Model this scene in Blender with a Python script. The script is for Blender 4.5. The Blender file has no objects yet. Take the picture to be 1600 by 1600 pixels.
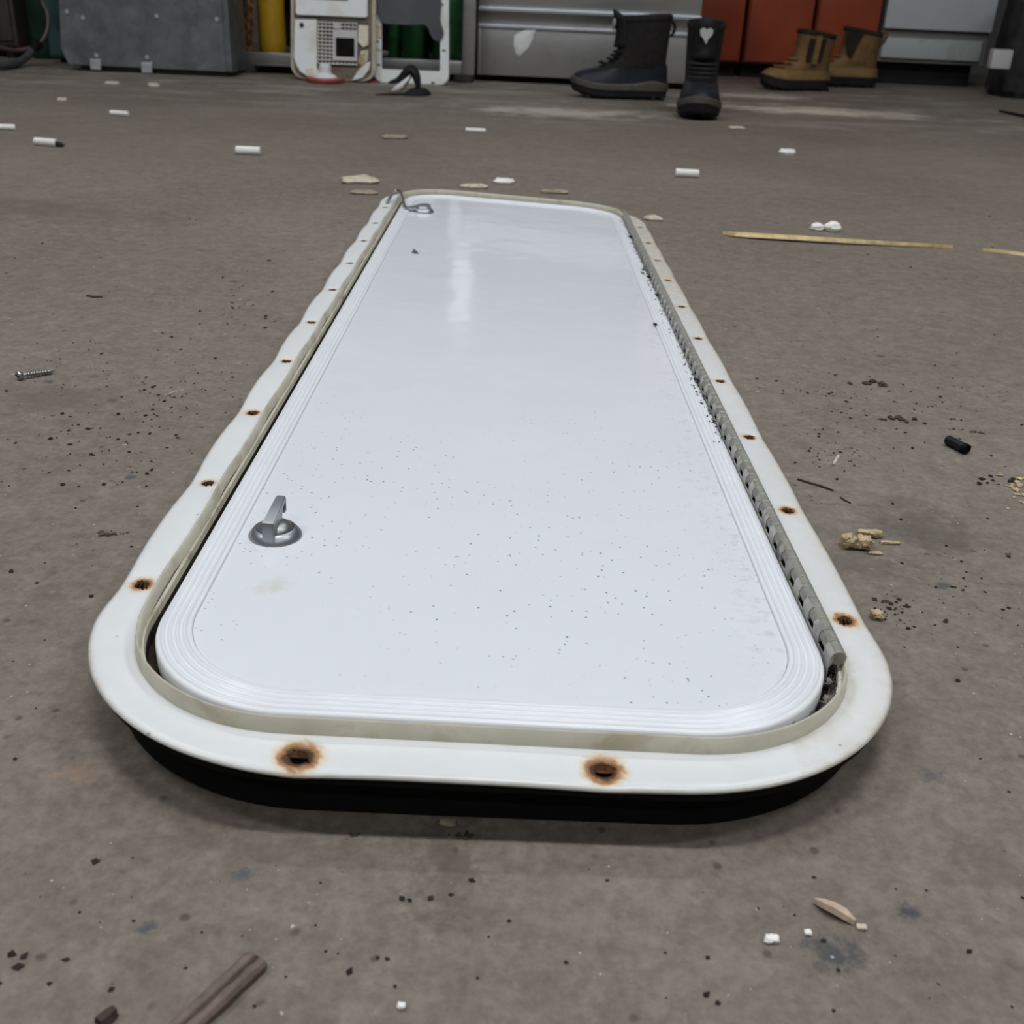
import bpy, bmesh, math, random
from mathutils import Vector, Matrix, noise
scene = bpy.context.scene
C = scene.collection
random.seed(7)
PI = math.pi

# ------------------------------------------------------------------ camera, world, light, exposure
FPX = 1700.0
CAM_H = 0.37
PITCH = math.atan(820 / FPX)
ROLL = 0.045
_X = Vector((1, 0, 0)); _U0 = Vector((0, math.sin(PITCH), math.cos(PITCH)))
FW = Vector((0, math.cos(PITCH), -math.sin(PITCH)))
RT = _X * math.cos(ROLL) + _U0 * math.sin(ROLL)
UP = _U0 * math.cos(ROLL) - _X * math.sin(ROLL)
CAMP = Vector((0, 0, CAM_H))
cd = bpy.data.cameras.new('camera')
cam = bpy.data.objects.new('camera', cd); C.objects.link(cam)
m = Matrix.Identity(4)
for i in range(3):
    m[i][0] = RT[i]; m[i][1] = UP[i]; m[i][2] = -FW[i]; m[i][3] = CAMP[i]
cam.matrix_world = m
cd.sensor_width = 36; cd.sensor_fit = 'HORIZONTAL'; cd.lens = 36 * FPX / 1600
cd.clip_start = 0.02; cd.clip_end = 100
cd.dof.use_dof = True; cd.dof.focus_distance = 0.80; cd.dof.aperture_fstop = 16.0
scene.camera = cam

w = bpy.data.worlds.new('world'); scene.world = w; w.use_nodes = True
w.node_tree.nodes['Background'].inputs[0].default_value = (0.75, 0.85, 1.0, 1)
w.node_tree.nodes['Background'].inputs[1].default_value = 0.02
scene.view_settings.view_transform = 'Standard'; scene.view_settings.look = 'None'
scene.view_settings.gamma = 1; scene.view_settings.use_curve_mapping = False
scene.view_settings.exposure = 0.0
LAMP_W = 35.0          # watts per ceiling tube light
CEIL = 3.6


def G(x, y, z=0.0):
    """where the line of sight through a photo point meets the level z"""
    d = FW + RT * ((x - 800) / FPX) - UP * ((y - 800) / FPX)
    return CAMP + d * ((z - CAMP.z) / d.z)


def A(x, y, Y):
    """where the line of sight through a photo point meets the upright plane at depth Y"""
    d = FW + RT * ((x - 800) / FPX) - UP * ((y - 800) / FPX)
    return CAMP + d * (Y / d.y)


# ------------------------------------------------------------------ materials
MATS = {}


def nd(t, typ, **kw):
    n = t.nodes.new(typ)
    for k, v in kw.items():
        setattr(n, k, v)
    return n


def mixc(t, fac, a, b, mode='MIX'):
    n = nd(t, 'ShaderNodeMix', data_type='RGBA', blend_type=mode)
    for s, v in ((0, fac), (6, a), (7, b)):
        if hasattr(v, 'is_linked') or hasattr(v, 'links'):
            t.links.new(v, n.inputs[s])
        else:
            n.inputs[s].default_value = v if s == 0 else (*v[:3], 1)
    return n.outputs[2]


def ramp(t, src, stops):
    n = nd(t, 'ShaderNodeValToRGB'); e = n.color_ramp.elements
    while len(e) < len(stops):
        e.new(0.5)
    for k, (p, c) in enumerate(stops):
        e[k].position = p
        e[k].color = (*c, 1) if isinstance(c, tuple) else (c, c, c, 1)
    t.links.new(src, n.inputs[0]); return n.outputs[0]


def noi(t, scale, detail=4, rough=0.55, vec=None, dist=0.0):
    n = nd(t, 'ShaderNodeTexNoise'); n.inputs['Scale'].default_value = scale
    n.inputs['Detail'].default_value = detail; n.inputs['Roughness'].default_value = rough
    n.inputs['Distortion'].default_value = dist
    if vec is not None:
        t.links.new(vec, n.inputs['Vector'])
    return n.outputs[0]


def vor(t, scale, vec, feature='F1'):
    n = nd(t, 'ShaderNodeTexVoronoi', feature=feature); n.inputs['Scale'].default_value = scale
    t.links.new(vec, n.inputs['Vector']); return n


def math_(t, op, a, b=None):
    n = nd(t, 'ShaderNodeMath', operation=op)
    for s, v in ((0, a), (1, b)):
        if v is None:
            continue
        if hasattr(v, 'links'):
            t.links.new(v, n.inputs[s])
        else:
            n.inputs[s].default_value = v
    return n.outputs[0]


def base(name):
    m = bpy.data.materials.new(name); m.use_nodes = True
    t = m.node_tree; b = t.nodes['Principled BSDF']
    co = nd(t, 'ShaderNodeTexCoord').outputs['Object']
    geo = nd(t, 'ShaderNodeNewGeometry').outputs['Position']
    MATS[name] = m
    return m, t, b, co, geo


def bump(t, b, h, strength, dist=0.01):
    n = nd(t, 'ShaderNodeBump'); n.inputs['Strength'].default_value = strength
    n.inputs['Distance'].default_value = dist
    t.links.new(h, n.inputs['Height']); t.links.new(n.outputs[0], b.inputs['Normal'])


def mat(name, col, rough=0.5, metal=0.0, var=0.25, scale=12, dirt=None, dirt_amt=0.5, bmp=0.0, bscale=60, detail=5, emit=0):
    m, t, b, co, geo = base(name)
    if max(col) < 0.06:
        b.inputs['Specular IOR Level'].default_value = 0.22
    n = noi(t, scale, detail, vec=geo)
    c1 = tuple(max(0, x * (1 - var)) for x in col); c2 = tuple(min(1, x * (1 + var)) for x in col)
    out = ramp(t, n, [(0.3, c1), (0.7, c2)])
    if dirt:
        dn = noi(t, scale * 0.6, 6, 0.65, vec=geo, dist=0.6)
        f = ramp(t, dn, [(0.52, 0.0), (0.68, dirt_amt)])
        out = mixc(t, f, out, dirt)
    t.links.new(out, b.inputs['Base Color'])
    b.inputs['Roughness'].default_value = rough; b.inputs['Metallic'].default_value = metal
    if bmp:
        bump(t, b, noi(t, bscale, 4, vec=geo), bmp, 0.004)
    return m


STAINS = [(1305, 1490, .014, .012, (0.045, 0.05, 0.055), 0.8, 130), (1418, 1424, .006, .006, (0.04, 0.045, 0.055), 0.85, 200), (1455, 1213, .008, .007, (0.06, 0.063, 0.066), 0.6, 200), (380, 1367, .006, .005, (0.055, 0.07, 0.08), 0.8, 200),
          (232, 1450, .005, .005, (0.055, 0.06, 0.07), 0.8, 200), (1440, 825, .05, .05, (0.075, 0.062, 0.052), 0.6, 30), (1340, 880, .05, .035, (0.09, 0.078, 0.068), 0.5, 40), (1545, 1350, .03, .02, (0.10, 0.082, 0.06), 0.5, 60),
          (120, 1210, .012, .010, (0.30, 0.20, 0.14), 0.5, 120), (1300, 175, .55, .16, (0.55, 0.49, 0.40), 0.95, 5), (1180, 150, .25, .15, (0.50, 0.45, 0.37), 0.85, 6), (870, 175, .40, .18, (0.46, 0.415, 0.35), 0.85, 7), (60, 330, .25, .10, (0.10, 0.088, 0.074), 0.5, 8), (90, 620, .06, .05, (0.11, 0.092, 0.072), 0.6, 25), (700, 1345, .02, .05, (0.09, 0.07, 0.055), 0.5, 80)]


def concrete():
    m, t, b, co, geo = base('concrete')
    big = noi(t, 1.1, 5, 0.6, geo, 0.4)
    mid = noi(t, 9, 6, 0.65, geo, 0.3)
    fine = noi(t, 160, 4, 0.7, geo)
    c = ramp(t, big, [(0.3, (0.135, 0.110, 0.087)), (0.52, (0.176, 0.148, 0.121)), (0.72, (0.212, 0.182, 0.152))])
    c = mixc(t, ramp(t, mid, [(0.35, 0.0), (0.72, 0.55)]), c, (0.125, 0.104, 0.082))
    c = mixc(t, ramp(t, noi(t, 32, 5, 0.7, geo), [(0.45, 0.0), (0.75, 0.5)]), c, (0.215, 0.185, 0.155))
    c = mixc(t, 0.5, c, ramp(t, fine, [(0.25, (0.26, 0.26, 0.26)), (0.75, (0.76, 0.76, 0.76))]), 'OVERLAY')
    c = mixc(t, 0.55, c, ramp(t, noi(t, 55, 6, 0.75, geo, 0.4), [(0.30, (0.30, 0.29, 0.28)), (0.70, (0.72, 0.715, 0.71))]), 'OVERLAY')
    # exposed dark aggregate stones
    v = vor(t, 26, geo)
    sel = ramp(t, math_(t, 'ADD', v.outputs['Distance'], math_(t, 'MULTIPLY', noi(t, 90, 3, vec=geo), 0.25)), [(0.22, 1.0), (0.30, 0.0)])
    rnd = nd(t, 'ShaderNodeSeparateColor'); t.links.new(v.outputs['Color'], rnd.inputs[0])
    pick = ramp(t, rnd.outputs[0], [(0.90, 0.0), (0.93, 0.75)])
    c = mixc(t, math_(t, 'MULTIPLY', sel, pick), c, (0.052, 0.056, 0.062))
    v2 = vor(t, 60, geo)
    sel2 = ramp(t, math_(t, 'ADD', v2.outputs['Distance'], math_(t, 'MULTIPLY', noi(t, 200, 3, vec=geo), 0.2)), [(0.18, 1.0), (0.27, 0.0)])
    r2 = nd(t, 'ShaderNodeSeparateColor'); t.links.new(v2.outputs['Color'], r2.inputs[0])
    c = mixc(t, math_(t, 'MULTIPLY', sel2, ramp(t, r2.outputs[1], [(0.88, 0.0), (0.95, 0.7)])), c, (0.36, 0.33, 0.29))
    c = mixc(t, math_(t, 'MULTIPLY', sel2, ramp(t, r2.outputs[2], [(0.86, 0.0), (0.95, 0.7)])), c, (0.045, 0.036, 0.03))
    # pale worn dust streaks along the row of boots and cabinets
    sep = nd(t, 'ShaderNodeSeparateXYZ'); t.links.new(geo, sep.inputs[0])
    mp = nd(t, 'ShaderNodeMapping'); mp.inputs['Scale'].default_value = (1.2, 3.2, 1); t.links.new(geo, mp.inputs[0])
    worn = ramp(t, noi(t, 2.2, 7, 0.7, mp.outputs[0], 0.5), [(0.50, 0.0), (0.66, 0.85)])
    zone = math_(t, 'MULTIPLY', ramp(t, math_(t, 'DIVIDE', sep.outputs[1], 10), [(0.34, 0.0), (0.42, 1.0), (0.54, 1.0), (0.6, 0.2)]), worn)
    c = mixc(t, zone, c, (0.34, 0.31, 0.265))
    # stains and worn marks with places of their own
    for (px, py, rx, ry, col, amt, fs) in STAINS:
        q = G(px, py)
        vm = nd(t, 'ShaderNodeVectorMath', operation='SUBTRACT'); t.links.new(geo, vm.inputs[0]); vm.inputs[1].default_value = q
        sc = nd(t, 'ShaderNodeVectorMath', operation='MULTIPLY'); t.links.new(vm.outputs[0], sc.inputs[0]); sc.inputs[1].default_value = (1 / rx, 1 / ry, 1)
        ln = nd(t, 'ShaderNodeVectorMath', operation='LENGTH'); t.links.new(sc.outputs[0], ln.inputs[0])
        d = math_(t, 'ADD', ln.outputs['Value'], math_(t, 'MULTIPLY', math_(t, 'SUBTRACT', noi(t, fs, 5, 0.7, geo), 0.5), 3.2))
        c = mixc(t, ramp(t, d, [(0.35, amt), (1.0, 0.0)]), c, col)
    t.links.new(c, b.inputs['Base Color'])
    t.links.new(ramp(t, mid, [(0.3, 0.55), (0.7, 0.8)]), b.inputs['Roughness'])
    b.inputs['Specular IOR Level'].default_value = 0.35
    h = math_(t, 'ADD', math_(t, 'MULTIPLY', fine, 0.5), noi(t, 45, 5, 0.6, geo))
    bump(t, b, h, 0.35, 0.0025)
    return m


def door_white():
    m, t, b, co, geo = base('door_white')
    ra = nd(t, 'ShaderNodeAttribute', attribute_name='rust').outputs['Fac']
    st = nd(t, 'ShaderNodeAttribute', attribute_name='stain').outputs['Fac']
    n = noi(t, 90, 5, 0.65, geo, 0.3); n2 = noi(t, 14, 5, 0.6, geo)
    c = ramp(t, n2, [(0.3, (0.63, 0.638, 0.636)), (0.7, (0.68, 0.688, 0.690))])
    s = math_(t, 'MULTIPLY', st, ramp(t, n, [(0.3, 0.15), (0.7, 1.0)]))
    c = mixc(t, s, c, (0.46, 0.385, 0.255))
    r = math_(t, 'MULTIPLY', ra, math_(t, 'ADD', math_(t, 'MULTIPLY', n, 0.9), 0.55))
    c = mixc(t, ramp(t, r, [(0.06, 0.0), (0.35, 0.55)]), c, (0.62, 0.44, 0.22))
    c = mixc(t, ramp(t, r, [(0.35, 0.0), (0.62, 0.9)]), c, (0.30, 0.125, 0.03))
    c = mixc(t, ramp(t, r, [(0.70, 0.0), (0.95, 0.95)]), c, (0.055, 0.026, 0.013))
    sp = vor(t, 70, geo); f = ramp(t, sp.outputs['Distance'], [(0.05, 1.0), (0.09, 0.0)])
    rc = nd(t, 'ShaderNodeSeparateColor'); t.links.new(sp.outputs['Color'], rc.inputs[0])
    c = mixc(t, math_(t, 'MULTIPLY', f, ramp(t, rc.outputs[0], [(0.85, 0.0), (0.95, 0.7)])), c, (0.2, 0.17, 0.13))
    t.links.new(c, b.inputs['Base Color'])
    t.links.new(ramp(t, r, [(0.2, 0.32), (0.6, 0.85)]), b.inputs['Roughness'])
    bump(t, b, n2, 0.05, 0.004)
    return m


def panel_white():
    m, t, b, co, geo = base('panel_white')
    n2 = noi(t, 6, 5, 0.6, geo)
    c = ramp(t, n2, [(0.3, (0.660, 0.676, 0.706)), (0.7, (0.680, 0.696, 0.726))])
    sep = nd(t, 'ShaderNodeSeparateXYZ'); t.links.new(geo, sep.inputs[0])
    # fine dark-green overspray specks, denser over the near half
    for sc, lo, hi, col, thr in ((150, 0.08, 0.15, (0.08, 0.16, 0.16), 0.72), (85, 0.05, 0.09, (0.04, 0.10, 0.12), 0.78), (230, 0.12, 0.22, (0.16, 0.2, 0.19), 0.80)):
        sp = vor(t, sc, geo); f = ramp(t, sp.outputs['Distance'], [(lo, 1.0), (hi, 0.0)])
        rc = nd(t, 'ShaderNodeSeparateColor'); t.links.new(sp.outputs['Color'], rc.inputs[0])
        f = math_(t, 'MULTIPLY', f, ramp(t, rc.outputs[0], [(thr, 0.0), (thr + 0.05, 1.0)]))
        f = math_(t, 'MULTIPLY', f, ramp(t, noi(t, 9, 4, 0.6, geo), [(0.40, 0.0), (0.56, 1.0)]))
        f = math_(t, 'MULTIPLY', f, ramp(t, sep.outputs[1], [(0.75, 1.0), (0.98, 0.08)]))
        c = mixc(t, f, c, col)
    # brownish smear beside the near latch, grime towards the hinge
    vm = nd(t, 'ShaderNodeVectorMath', operation='SUBTRACT'); t.links.new(geo, vm.inputs[0]); vm.inputs[1].default_value = (-0.142, 0.567, 0.04)
    sc_ = nd(t, 'ShaderNodeVectorMath', operation='MULTIPLY'); t.links.new(vm.outputs[0], sc_.inputs[0]); sc_.inputs[1].default_value = (26, 40, 10)
    ln = nd(t, 'ShaderNodeVectorMath', operation='LENGTH'); t.links.new(sc_.outputs[0], ln.inputs[0])
    g = ramp(t, math_(t, 'ADD', ln.outputs['Value'], math_(t, 'MULTIPLY', noi(t, 60, 4, 0.6, geo), 1.2)), [(0.7, 0.4), (1.0, 0.0)])
    c = mixc(t, g, c, (0.50, 0.45, 0.34))
    hz = math_(t, 'MULTIPLY', ramp(t, sep.outputs[0], [(0.125, 0.0), (0.165, 0.5)]), ramp(t, noi(t, 120, 5, 0.7, geo), [(0.52, 0.0), (0.66, 1.0)]))
    c = mixc(t, hz, c, (0.42, 0.39, 0.33))
    t.links.new(c, b.inputs['Base Color'])
    b.inputs['Roughness'].default_value = 0.09
    b.inputs['Specular IOR Level'].default_value = 0.45
    bump(t, b, noi(t, 9, 3, 0.5, geo), 0.16, 0.01)
    return m


def galvanised():
    m, t, b, co, geo = base('galvanised')
    v = vor(t, 22, geo)
    c = ramp(t, noi(t, 10, 6, 0.7, geo), [(0.3, (0.12, 0.13, 0.135)), (0.7, (0.22, 0.235, 0.24))])
    rc = nd(t, 'ShaderNodeSeparateColor'); t.links.new(v.outputs['Color'], rc.inputs[0])
    c = mixc(t, 0.35, c, ramp(t, rc.outputs[0], [(0, 0.3), (1, 0.7)]), 'OVERLAY')
    c = mixc(t, ramp(t, noi(t, 40, 5, 0.7, geo), [(0.66, 0.0), (0.74, 0.6)]), c, (0.45, 0.46, 0.46))
    t.links.new(c, b.inputs['Base Color']); b.inputs['Metallic'].default_value = 0.55; b.inputs['Roughness'].default_value = 0.55
    return m


def stainless():
    m, t, b, co, geo = base('stainless')
    mp = nd(t, 'ShaderNodeMapping'); mp.inputs['Scale'].default_value = (2, 2, 160); t.links.new(geo, mp.inputs[0])
    n = noi(t, 3, 4, 0.6, mp.outputs[0])
    c = ramp(t, n, [(0.3, (0.40, 0.395, 0.385)), (0.7, (0.50, 0.495, 0.48))])
    c = mixc(t, ramp(t, noi(t, 5, 6, 0.65, geo), [(0.5, 0.0), (0.75, 0.5)]), c, (0.30, 0.285, 0.265))
    t.links.new(c, b.inputs['Base Color']); b.inputs['Metallic'].default_value = 0.85
    t.links.new(ramp(t, n, [(0.2, 0.32), (0.8, 0.45)]), b.inputs['Roughness'])
    return m


concrete(); door_white(); panel_white(); galvanised(); stainless()
mat('trim_white', (0.69, 0.70, 0.73), 0.32, var=0.03, scale=30)
mat('lip_cream', (0.57, 0.54, 0.43), 0.45, var=0.10, scale=40, dirt=(0.34, 0.27, 0.16), dirt_amt=0.6)
mat('inner_cream', (0.55, 0.52, 0.41), 0.5, var=0.12, scale=30, dirt=(0.20, 0.15, 0.09), dirt_amt=0.8)
mat('black_rubber', (0.004, 0.004, 0.004), 0.9, var=0.2)
mat('gap_dirt', (0.030, 0.020, 0.013), 0.9, var=0.5, scale=60, dirt=(0.12, 0.09, 0.06))
mat('lint', (0.14, 0.125, 0.115), 1.0, var=0.5, scale=160)
mat('chrome', (0.34, 0.35, 0.37), 0.40, 0.85, var=0.08, scale=60)
mat('dull_metal', (0.33, 0.335, 0.34), 0.42, 0.9, var=0.15, scale=60)
mat('hinge_metal', (0.30, 0.29, 0.26), 0.5, 0.35, var=0.15, scale=150, dirt=(0.16, 0.13, 0.10), dirt_amt=0.5)
mat('hinge_leaf', (0.46, 0.45, 0.41), 0.5, 0.1, var=0.15, scale=80, dirt=(0.10, 0.08, 0.06), dirt_amt=0.8)
mat('rust_cup', (0.10, 0.038, 0.012), 0.9, var=0.7, scale=300)
mat('hole_dark', (0.006, 0.005, 0.004), 0.95, var=0.3)
mat('crumb_dark', (0.028, 0.022, 0.018), 0.9, var=0.5, scale=200)
mat('dirt_brown', (0.062, 0.038, 0.020), 0.95, var=0.6, scale=200)
mat('crumb_pale', (0.42, 0.39, 0.35), 0.8, var=0.25, scale=300)
mat('pellet_white', (0.80, 0.78, 0.73), 0.6, var=0.06, scale=100)
mat('chip_beige', (0.52, 0.45, 0.35), 0.75, var=0.25, scale=120)
mat('chip_brown', (0.30, 0.24, 0.17), 0.8, var=0.3, scale=120)
mat('foam_tan', (0.47, 0.36, 0.21), 0.9, var=0.3, scale=150, bmp=0.8, bscale=250)
mat('straw', (0.58, 0.43, 0.20), 0.5, var=0.3, scale=60)
mat('wood_stick', (0.055, 0.040, 0.032), 0.85, var=0.4, scale=120)
mat('wood_bark', (0.135, 0.100, 0.080), 0.85, var=0.35, scale=120)
mat('wood_pale', (0.46, 0.35, 0.26), 0.8, var=0.2, scale=150)
mat('screw_steel', (0.40, 0.39, 0.37), 0.35, 0.9, var=0.35, scale=300)
mat('black_plastic', (0.014, 0.014, 0.015), 0.45, var=0.3)
mat('brown_steel', (0.060, 0.050, 0.045), 0.55, 0.1, var=0.2, dirt=(0.10, 0.085, 0.075))
mat('teal_paint', (0.040, 0.088, 0.092), 0.5, var=0.25, dirt=(0.02, 0.04, 0.04))
mat('dark_green', (0.012, 0.032, 0.020), 0.45, var=0.3)
mat('green_paint', (0.012, 0.085, 0.024), 0.4, var=0.3, dirt=(0.005, 0.03, 0.01))
mat('yellow_paint', (0.60, 0.34, 0.018), 0.45, var=0.15, dirt=(0.22, 0.10, 0.03))
mat('rusty_iron', (0.20, 0.10, 0.035), 0.8, 0.2, var=0.6, scale=40)
mat('cable_brown', (0.085, 0.055, 0.050), 0.5, var=0.2)
mat('hose_grey', (0.055, 0.056, 0.058), 0.6, var=0.2)
mat('tape_black', (0.008, 0.008, 0.008), 0.5)
mat('bright_steel', (0.62, 0.65, 0.70), 0.35, 0.6, var=0.1)
mat('hatch_white', (0.74, 0.75, 0.74), 0.4, var=0.04, dirt=(0.52, 0.44, 0.30), dirt_amt=0.45, scale=9)
mat('hatch_stained', (0.62, 0.57, 0.44), 0.55, var=0.15, dirt=(0.28, 0.17, 0.07), dirt_amt=0.9, scale=16)
mat('hatch_edge', (0.42, 0.36, 0.27), 0.6, var=0.2, scale=30)
mat('recess_brown', (0.14, 0.115, 0.085), 0.8, var=0.4, scale=30)
mat('mesh_wire', (0.50, 0.47, 0.43), 0.5, 0.4, var=0.2)
mat('plate_grey', (0.50, 0.49, 0.48), 0.6, var=0.1)
mat('red_plastic', (0.30, 0.05, 0.045), 0.5, var=0.2)
mat('pink_plastic', (0.42, 0.17, 0.15), 0.6, var=0.15)
mat('white_plastic', (0.75, 0.75, 0.74), 0.4, var=0.04)
mat('sheet_grey', (0.052, 0.054, 0.064), 0.55, var=0.2, dirt=(0.13, 0.125, 0.125), dirt_amt=0.7, scale=7)
mat('orange_paint', (0.30, 0.060, 0.026), 0.30, var=0.15, scale=4, dirt=(0.18, 0.03, 0.02), dirt_amt=0.5)
mat('appliance_white', (0.50, 0.525, 0.535), 0.4, var=0.03)
mat('appliance_kick', (0.42, 0.435, 0.43), 0.5, var=0.05, dirt=(0.20, 0.20, 0.19), dirt_amt=0.6, scale=7)
mat('appliance_side', (0.18, 0.18, 0.17), 0.6, var=0.1)
mat('boot_black', (0.014, 0.013, 0.013), 0.6, var=0.3, scale=40, bmp=0.3, bscale=200)
mat('boot_cloth', (0.017, 0.015, 0.014), 0.85, var=0.3, scale=60, bmp=0.3, bscale=300)
mat('boot_blue', (0.017, 0.018, 0.023), 0.45, var=0.2, scale=30)
mat('midsole_grey', (0.068, 0.060, 0.050), 0.7, var=0.2, scale=40)
mat('sole_black', (0.014, 0.014, 0.016), 0.75, var=0.3)
mat('boot_tan', (0.15, 0.080, 0.026), 0.75, var=0.3, scale=18, dirt=(0.10, 0.055, 0.022), dirt_amt=0.7)
mat('boot_tan_light', (0.21, 0.125, 0.04), 0.75, var=0.2, scale=18)
mat('boot_lining', (0.028, 0.018, 0.014), 0.95, var=0.3)
mat('logo_white', (0.42, 0.41, 0.40), 0.6, var=0.05)
mat('bag_grey', (0.036, 0.034, 0.036), 0.9, var=0.35, scale=20, bmp=0.6, bscale=25)
mat('wall_paint', (0.13, 0.127, 0.122), 0.8, var=0.12, scale=3)
mat('ceiling_paint', (0.30, 0.30, 0.295), 0.85, var=0.05, scale=3)
mat('lamp_housing', (0.7, 0.7, 0.7), 0.5, var=0.02)
_m, _t, _b, _, _ = base('lamp_glow')
_b.inputs['Emission Color'].default_value = (0.90, 0.95, 1.0, 1); _b.inputs['Emission Strength'].default_value = 9.0
_m, _t, _b, _, _ = base('streak_glow')  # added unseen emitter that gives the door panel its pale streak
_b.inputs['Base Color'].default_value = (0.8, 0.8, 0.8, 1)
_b.inputs['Emission Color'].default_value = (1.0, 0.96, 0.93, 1); _b.inputs['Emission Strength'].default_value = 0.45


# ------------------------------------------------------------------ mesh helpers
class MB:
    def __init__(self):
        self.v = []; self.f = []

    def add(self, vs, fs):
        k = len(self.v); self.v += [tuple(p) for p in vs]; self.f += [tuple(i + k for i in f) for f in fs]
        return self

    def box(self, lo, hi):
        (a, b, c), (d, e, f) = lo, hi
        return self.add([(a, b, c), (d, b, c), (d, e, c), (a, e, c), (a, b, f), (d, b, f), (d, e, f), (a, e, f)],
                        [(0, 3, 2, 1), (4, 5, 6, 7), (0, 1, 5, 4), (1, 2, 6, 5), (2, 3, 7, 6), (3, 0, 4, 7)])

    def bbox(self, lo, hi, r=0.003):
        """box with chamfered edges"""
        bm = bmesh.new()
        bmesh.ops.create_cube(bm, size=1)
        for v in bm.verts:
            v.co = Vector([lo[i] + (hi[i] - lo[i]) * (v.co[i] + 0.5) for i in range(3)])
        bmesh.ops.bevel(bm, geom=bm.edges[:], offset=r, segments=2, affect='EDGES', profile=0.6)
        bm.verts.index_update()
        self.add([v.co for v in bm.verts], [[v.index for v in f.verts] for f in bm.faces]); bm.free()
        return self

    def rings(self, rs, closed=True, cap0=False, cap1=False):
        n = len(rs[0]); k = len(self.v)
        for r in rs:
            self.v += [tuple(p) for p in r]
        for i in range(len(rs) - 1):
            for j in range(n if closed else n - 1):
                a = k + i * n + j; b = k + i * n + (j + 1) % n
                self.f.append((a, b, b + n, a + n))
        if cap0:
            self.f.append(tuple(k + j for j in reversed(range(n))))
        if cap1:
            self.f.append(tuple(k + (len(rs) - 1) * n + j for j in range(n)))
        return self

    def lathe(self, prof, n=24, c=(0, 0, 0), axis='z', cap0=True, cap1=True):
        rs = []
        for r, h in prof:
            ring = []
            for j in range(n):
                a = 2 * PI * j / n; p = (r * math.cos(a), r * math.sin(a), h)
                if axis == 'x':
                    p = (p[2], p[0], p[1])
                elif axis == 'y':
                    p = (p[1], p[2], p[0])
                ring.append((p[0] + c[0], p[1] + c[1], p[2] + c[2]))
            rs.append(ring)
        return self.rings(rs, True, cap0, cap1)

    def tube(self, pts, r, n=8, cap=True):
        pts = [Vector(p) for p in pts]; rs = []
        rad = r if isinstance(r, (list, tuple)) else [r] * len(pts)
        prev = None
        for i, p in enumerate(pts):
            d = (pts[min(i + 1, len(pts) - 1)] - pts[max(i - 1, 0)]).normalized()
            if prev is None:
                a = Vector((0, 0, 1)) if abs(d.z) < 0.9 else Vector((1, 0, 0))
                s = d.cross(a).normalized()
            else:
                s = (prev - d * prev.dot(d)).normalized()
            prev = s; q = d.cross(s)
            rs.append([p + (s * math.cos(2 * PI * j / n) + q * math.sin(2 * PI * j / n)) * rad[i] for j in range(n)])
        return self.rings(rs, True, cap, cap)

    def prism(self, poly, d):
        """closed polygon (3d points) pushed along vector d"""
        n = len(poly); d = Vector(d)
        a = [Vector(p) for p in poly]; b = [p + d for p in a]
        return self.rings([a, b], True, True, True)

    def build(self, name, material, parent=None, smooth=True, off=(0, 0, 0), ang=35, kind=None, label=None):
        me = bpy.data.meshes.new(name)
        me.from_pydata([(p[0] - off[0], p[1] - off[1], p[2] - off[2]) for p in self.v], [], self.f)
        me.validate(); 
        bm = bmesh.new(); bm.from_mesh(me); bmesh.ops.recalc_face_normals(bm, faces=bm.faces[:]); bm.to_mesh(me); bm.free()
        me.materials.append(MATS[material])
        if smooth:
            me.shade_smooth()
            try:
                me.set_sharp_from_angle(angle=math.radians(ang))
            except Exception:
                pass
        o = bpy.data.objects.new(name, me); C.objects.link(o); o.parent = parent
        if kind:
            o['kind'] = kind
        if label:
            o['label'] = label
        return o


def tag(o, label, cat, group=None, kind=None):
    o['label'] = label
    if cat:
        o['category'] = cat
    if group:
        o['group'] = group
    if kind:
        o['kind'] = kind
    return o


def thing(name, label, cat, loc=(0, 0, 0), rz=0.0, group=None):
    o = bpy.data.objects.new(name, None); C.objects.link(o); o.empty_display_size = 0.05
    o.location = loc; o.rotation_euler = (0, 0, rz)
    return tag(o, label, cat, group)


def struct(o):
    o['kind'] = 'structure'; return o


# ------------------------------------------------------------------ the room
X0, X1, Y0, Y1 = -5.0, 5.5, -4.5, 7.2
fl = MB(); n = 24
fl.add([(X0 + (X1 - X0) * i / n, Y0 + (Y1 - Y0) * j / n, 0) for j in range(n + 1) for i in range(n + 1)],
       [(j * (n + 1) + i, j * (n + 1) + i + 1, (j + 1) * (n + 1) + i + 1, (j + 1) * (n + 1) + i) for j in range(n) for i in range(n)])
struct(fl.build('floor', 'concrete', smooth=False))
wx0, wx1, wz0, wz1 = -0.40, -0.24, 1.20, 1.72     # opening in the far wall for an added glow, mirrored as a door streak
wb = MB()
wb.box((X0, Y1, 0), (wx0, Y1 + 0.15, CEIL)); wb.box((wx1, Y1, 0), (X1, Y1 + 0.15, CEIL))
wb.box((wx0, Y1, 0), (wx1, Y1 + 0.15, wz0)); wb.box((wx0, Y1, wz1), (wx1, Y1 + 0.15, CEIL))
struct(wb.build('wall_back', 'wall_paint', smooth=False))
struct(MB().box((X0 - 0.15, Y0, 0), (X0, Y1, CEIL)).build('wall_left', 'wall_paint', smooth=False))
struct(MB().box((X1, Y0, 0), (X1 + 0.15, Y1, CEIL)).build('wall_right', 'wall_paint', smooth=False))
struct(MB().box((X0, Y0 - 0.15, 0), (X1, Y0, CEIL)).build('wall_front', 'wall_paint', smooth=False))
struct(MB().box((X0, Y0, CEIL), (X1, Y1, CEIL + 0.1)).build('ceiling', 'ceiling_paint', smooth=False))
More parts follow.
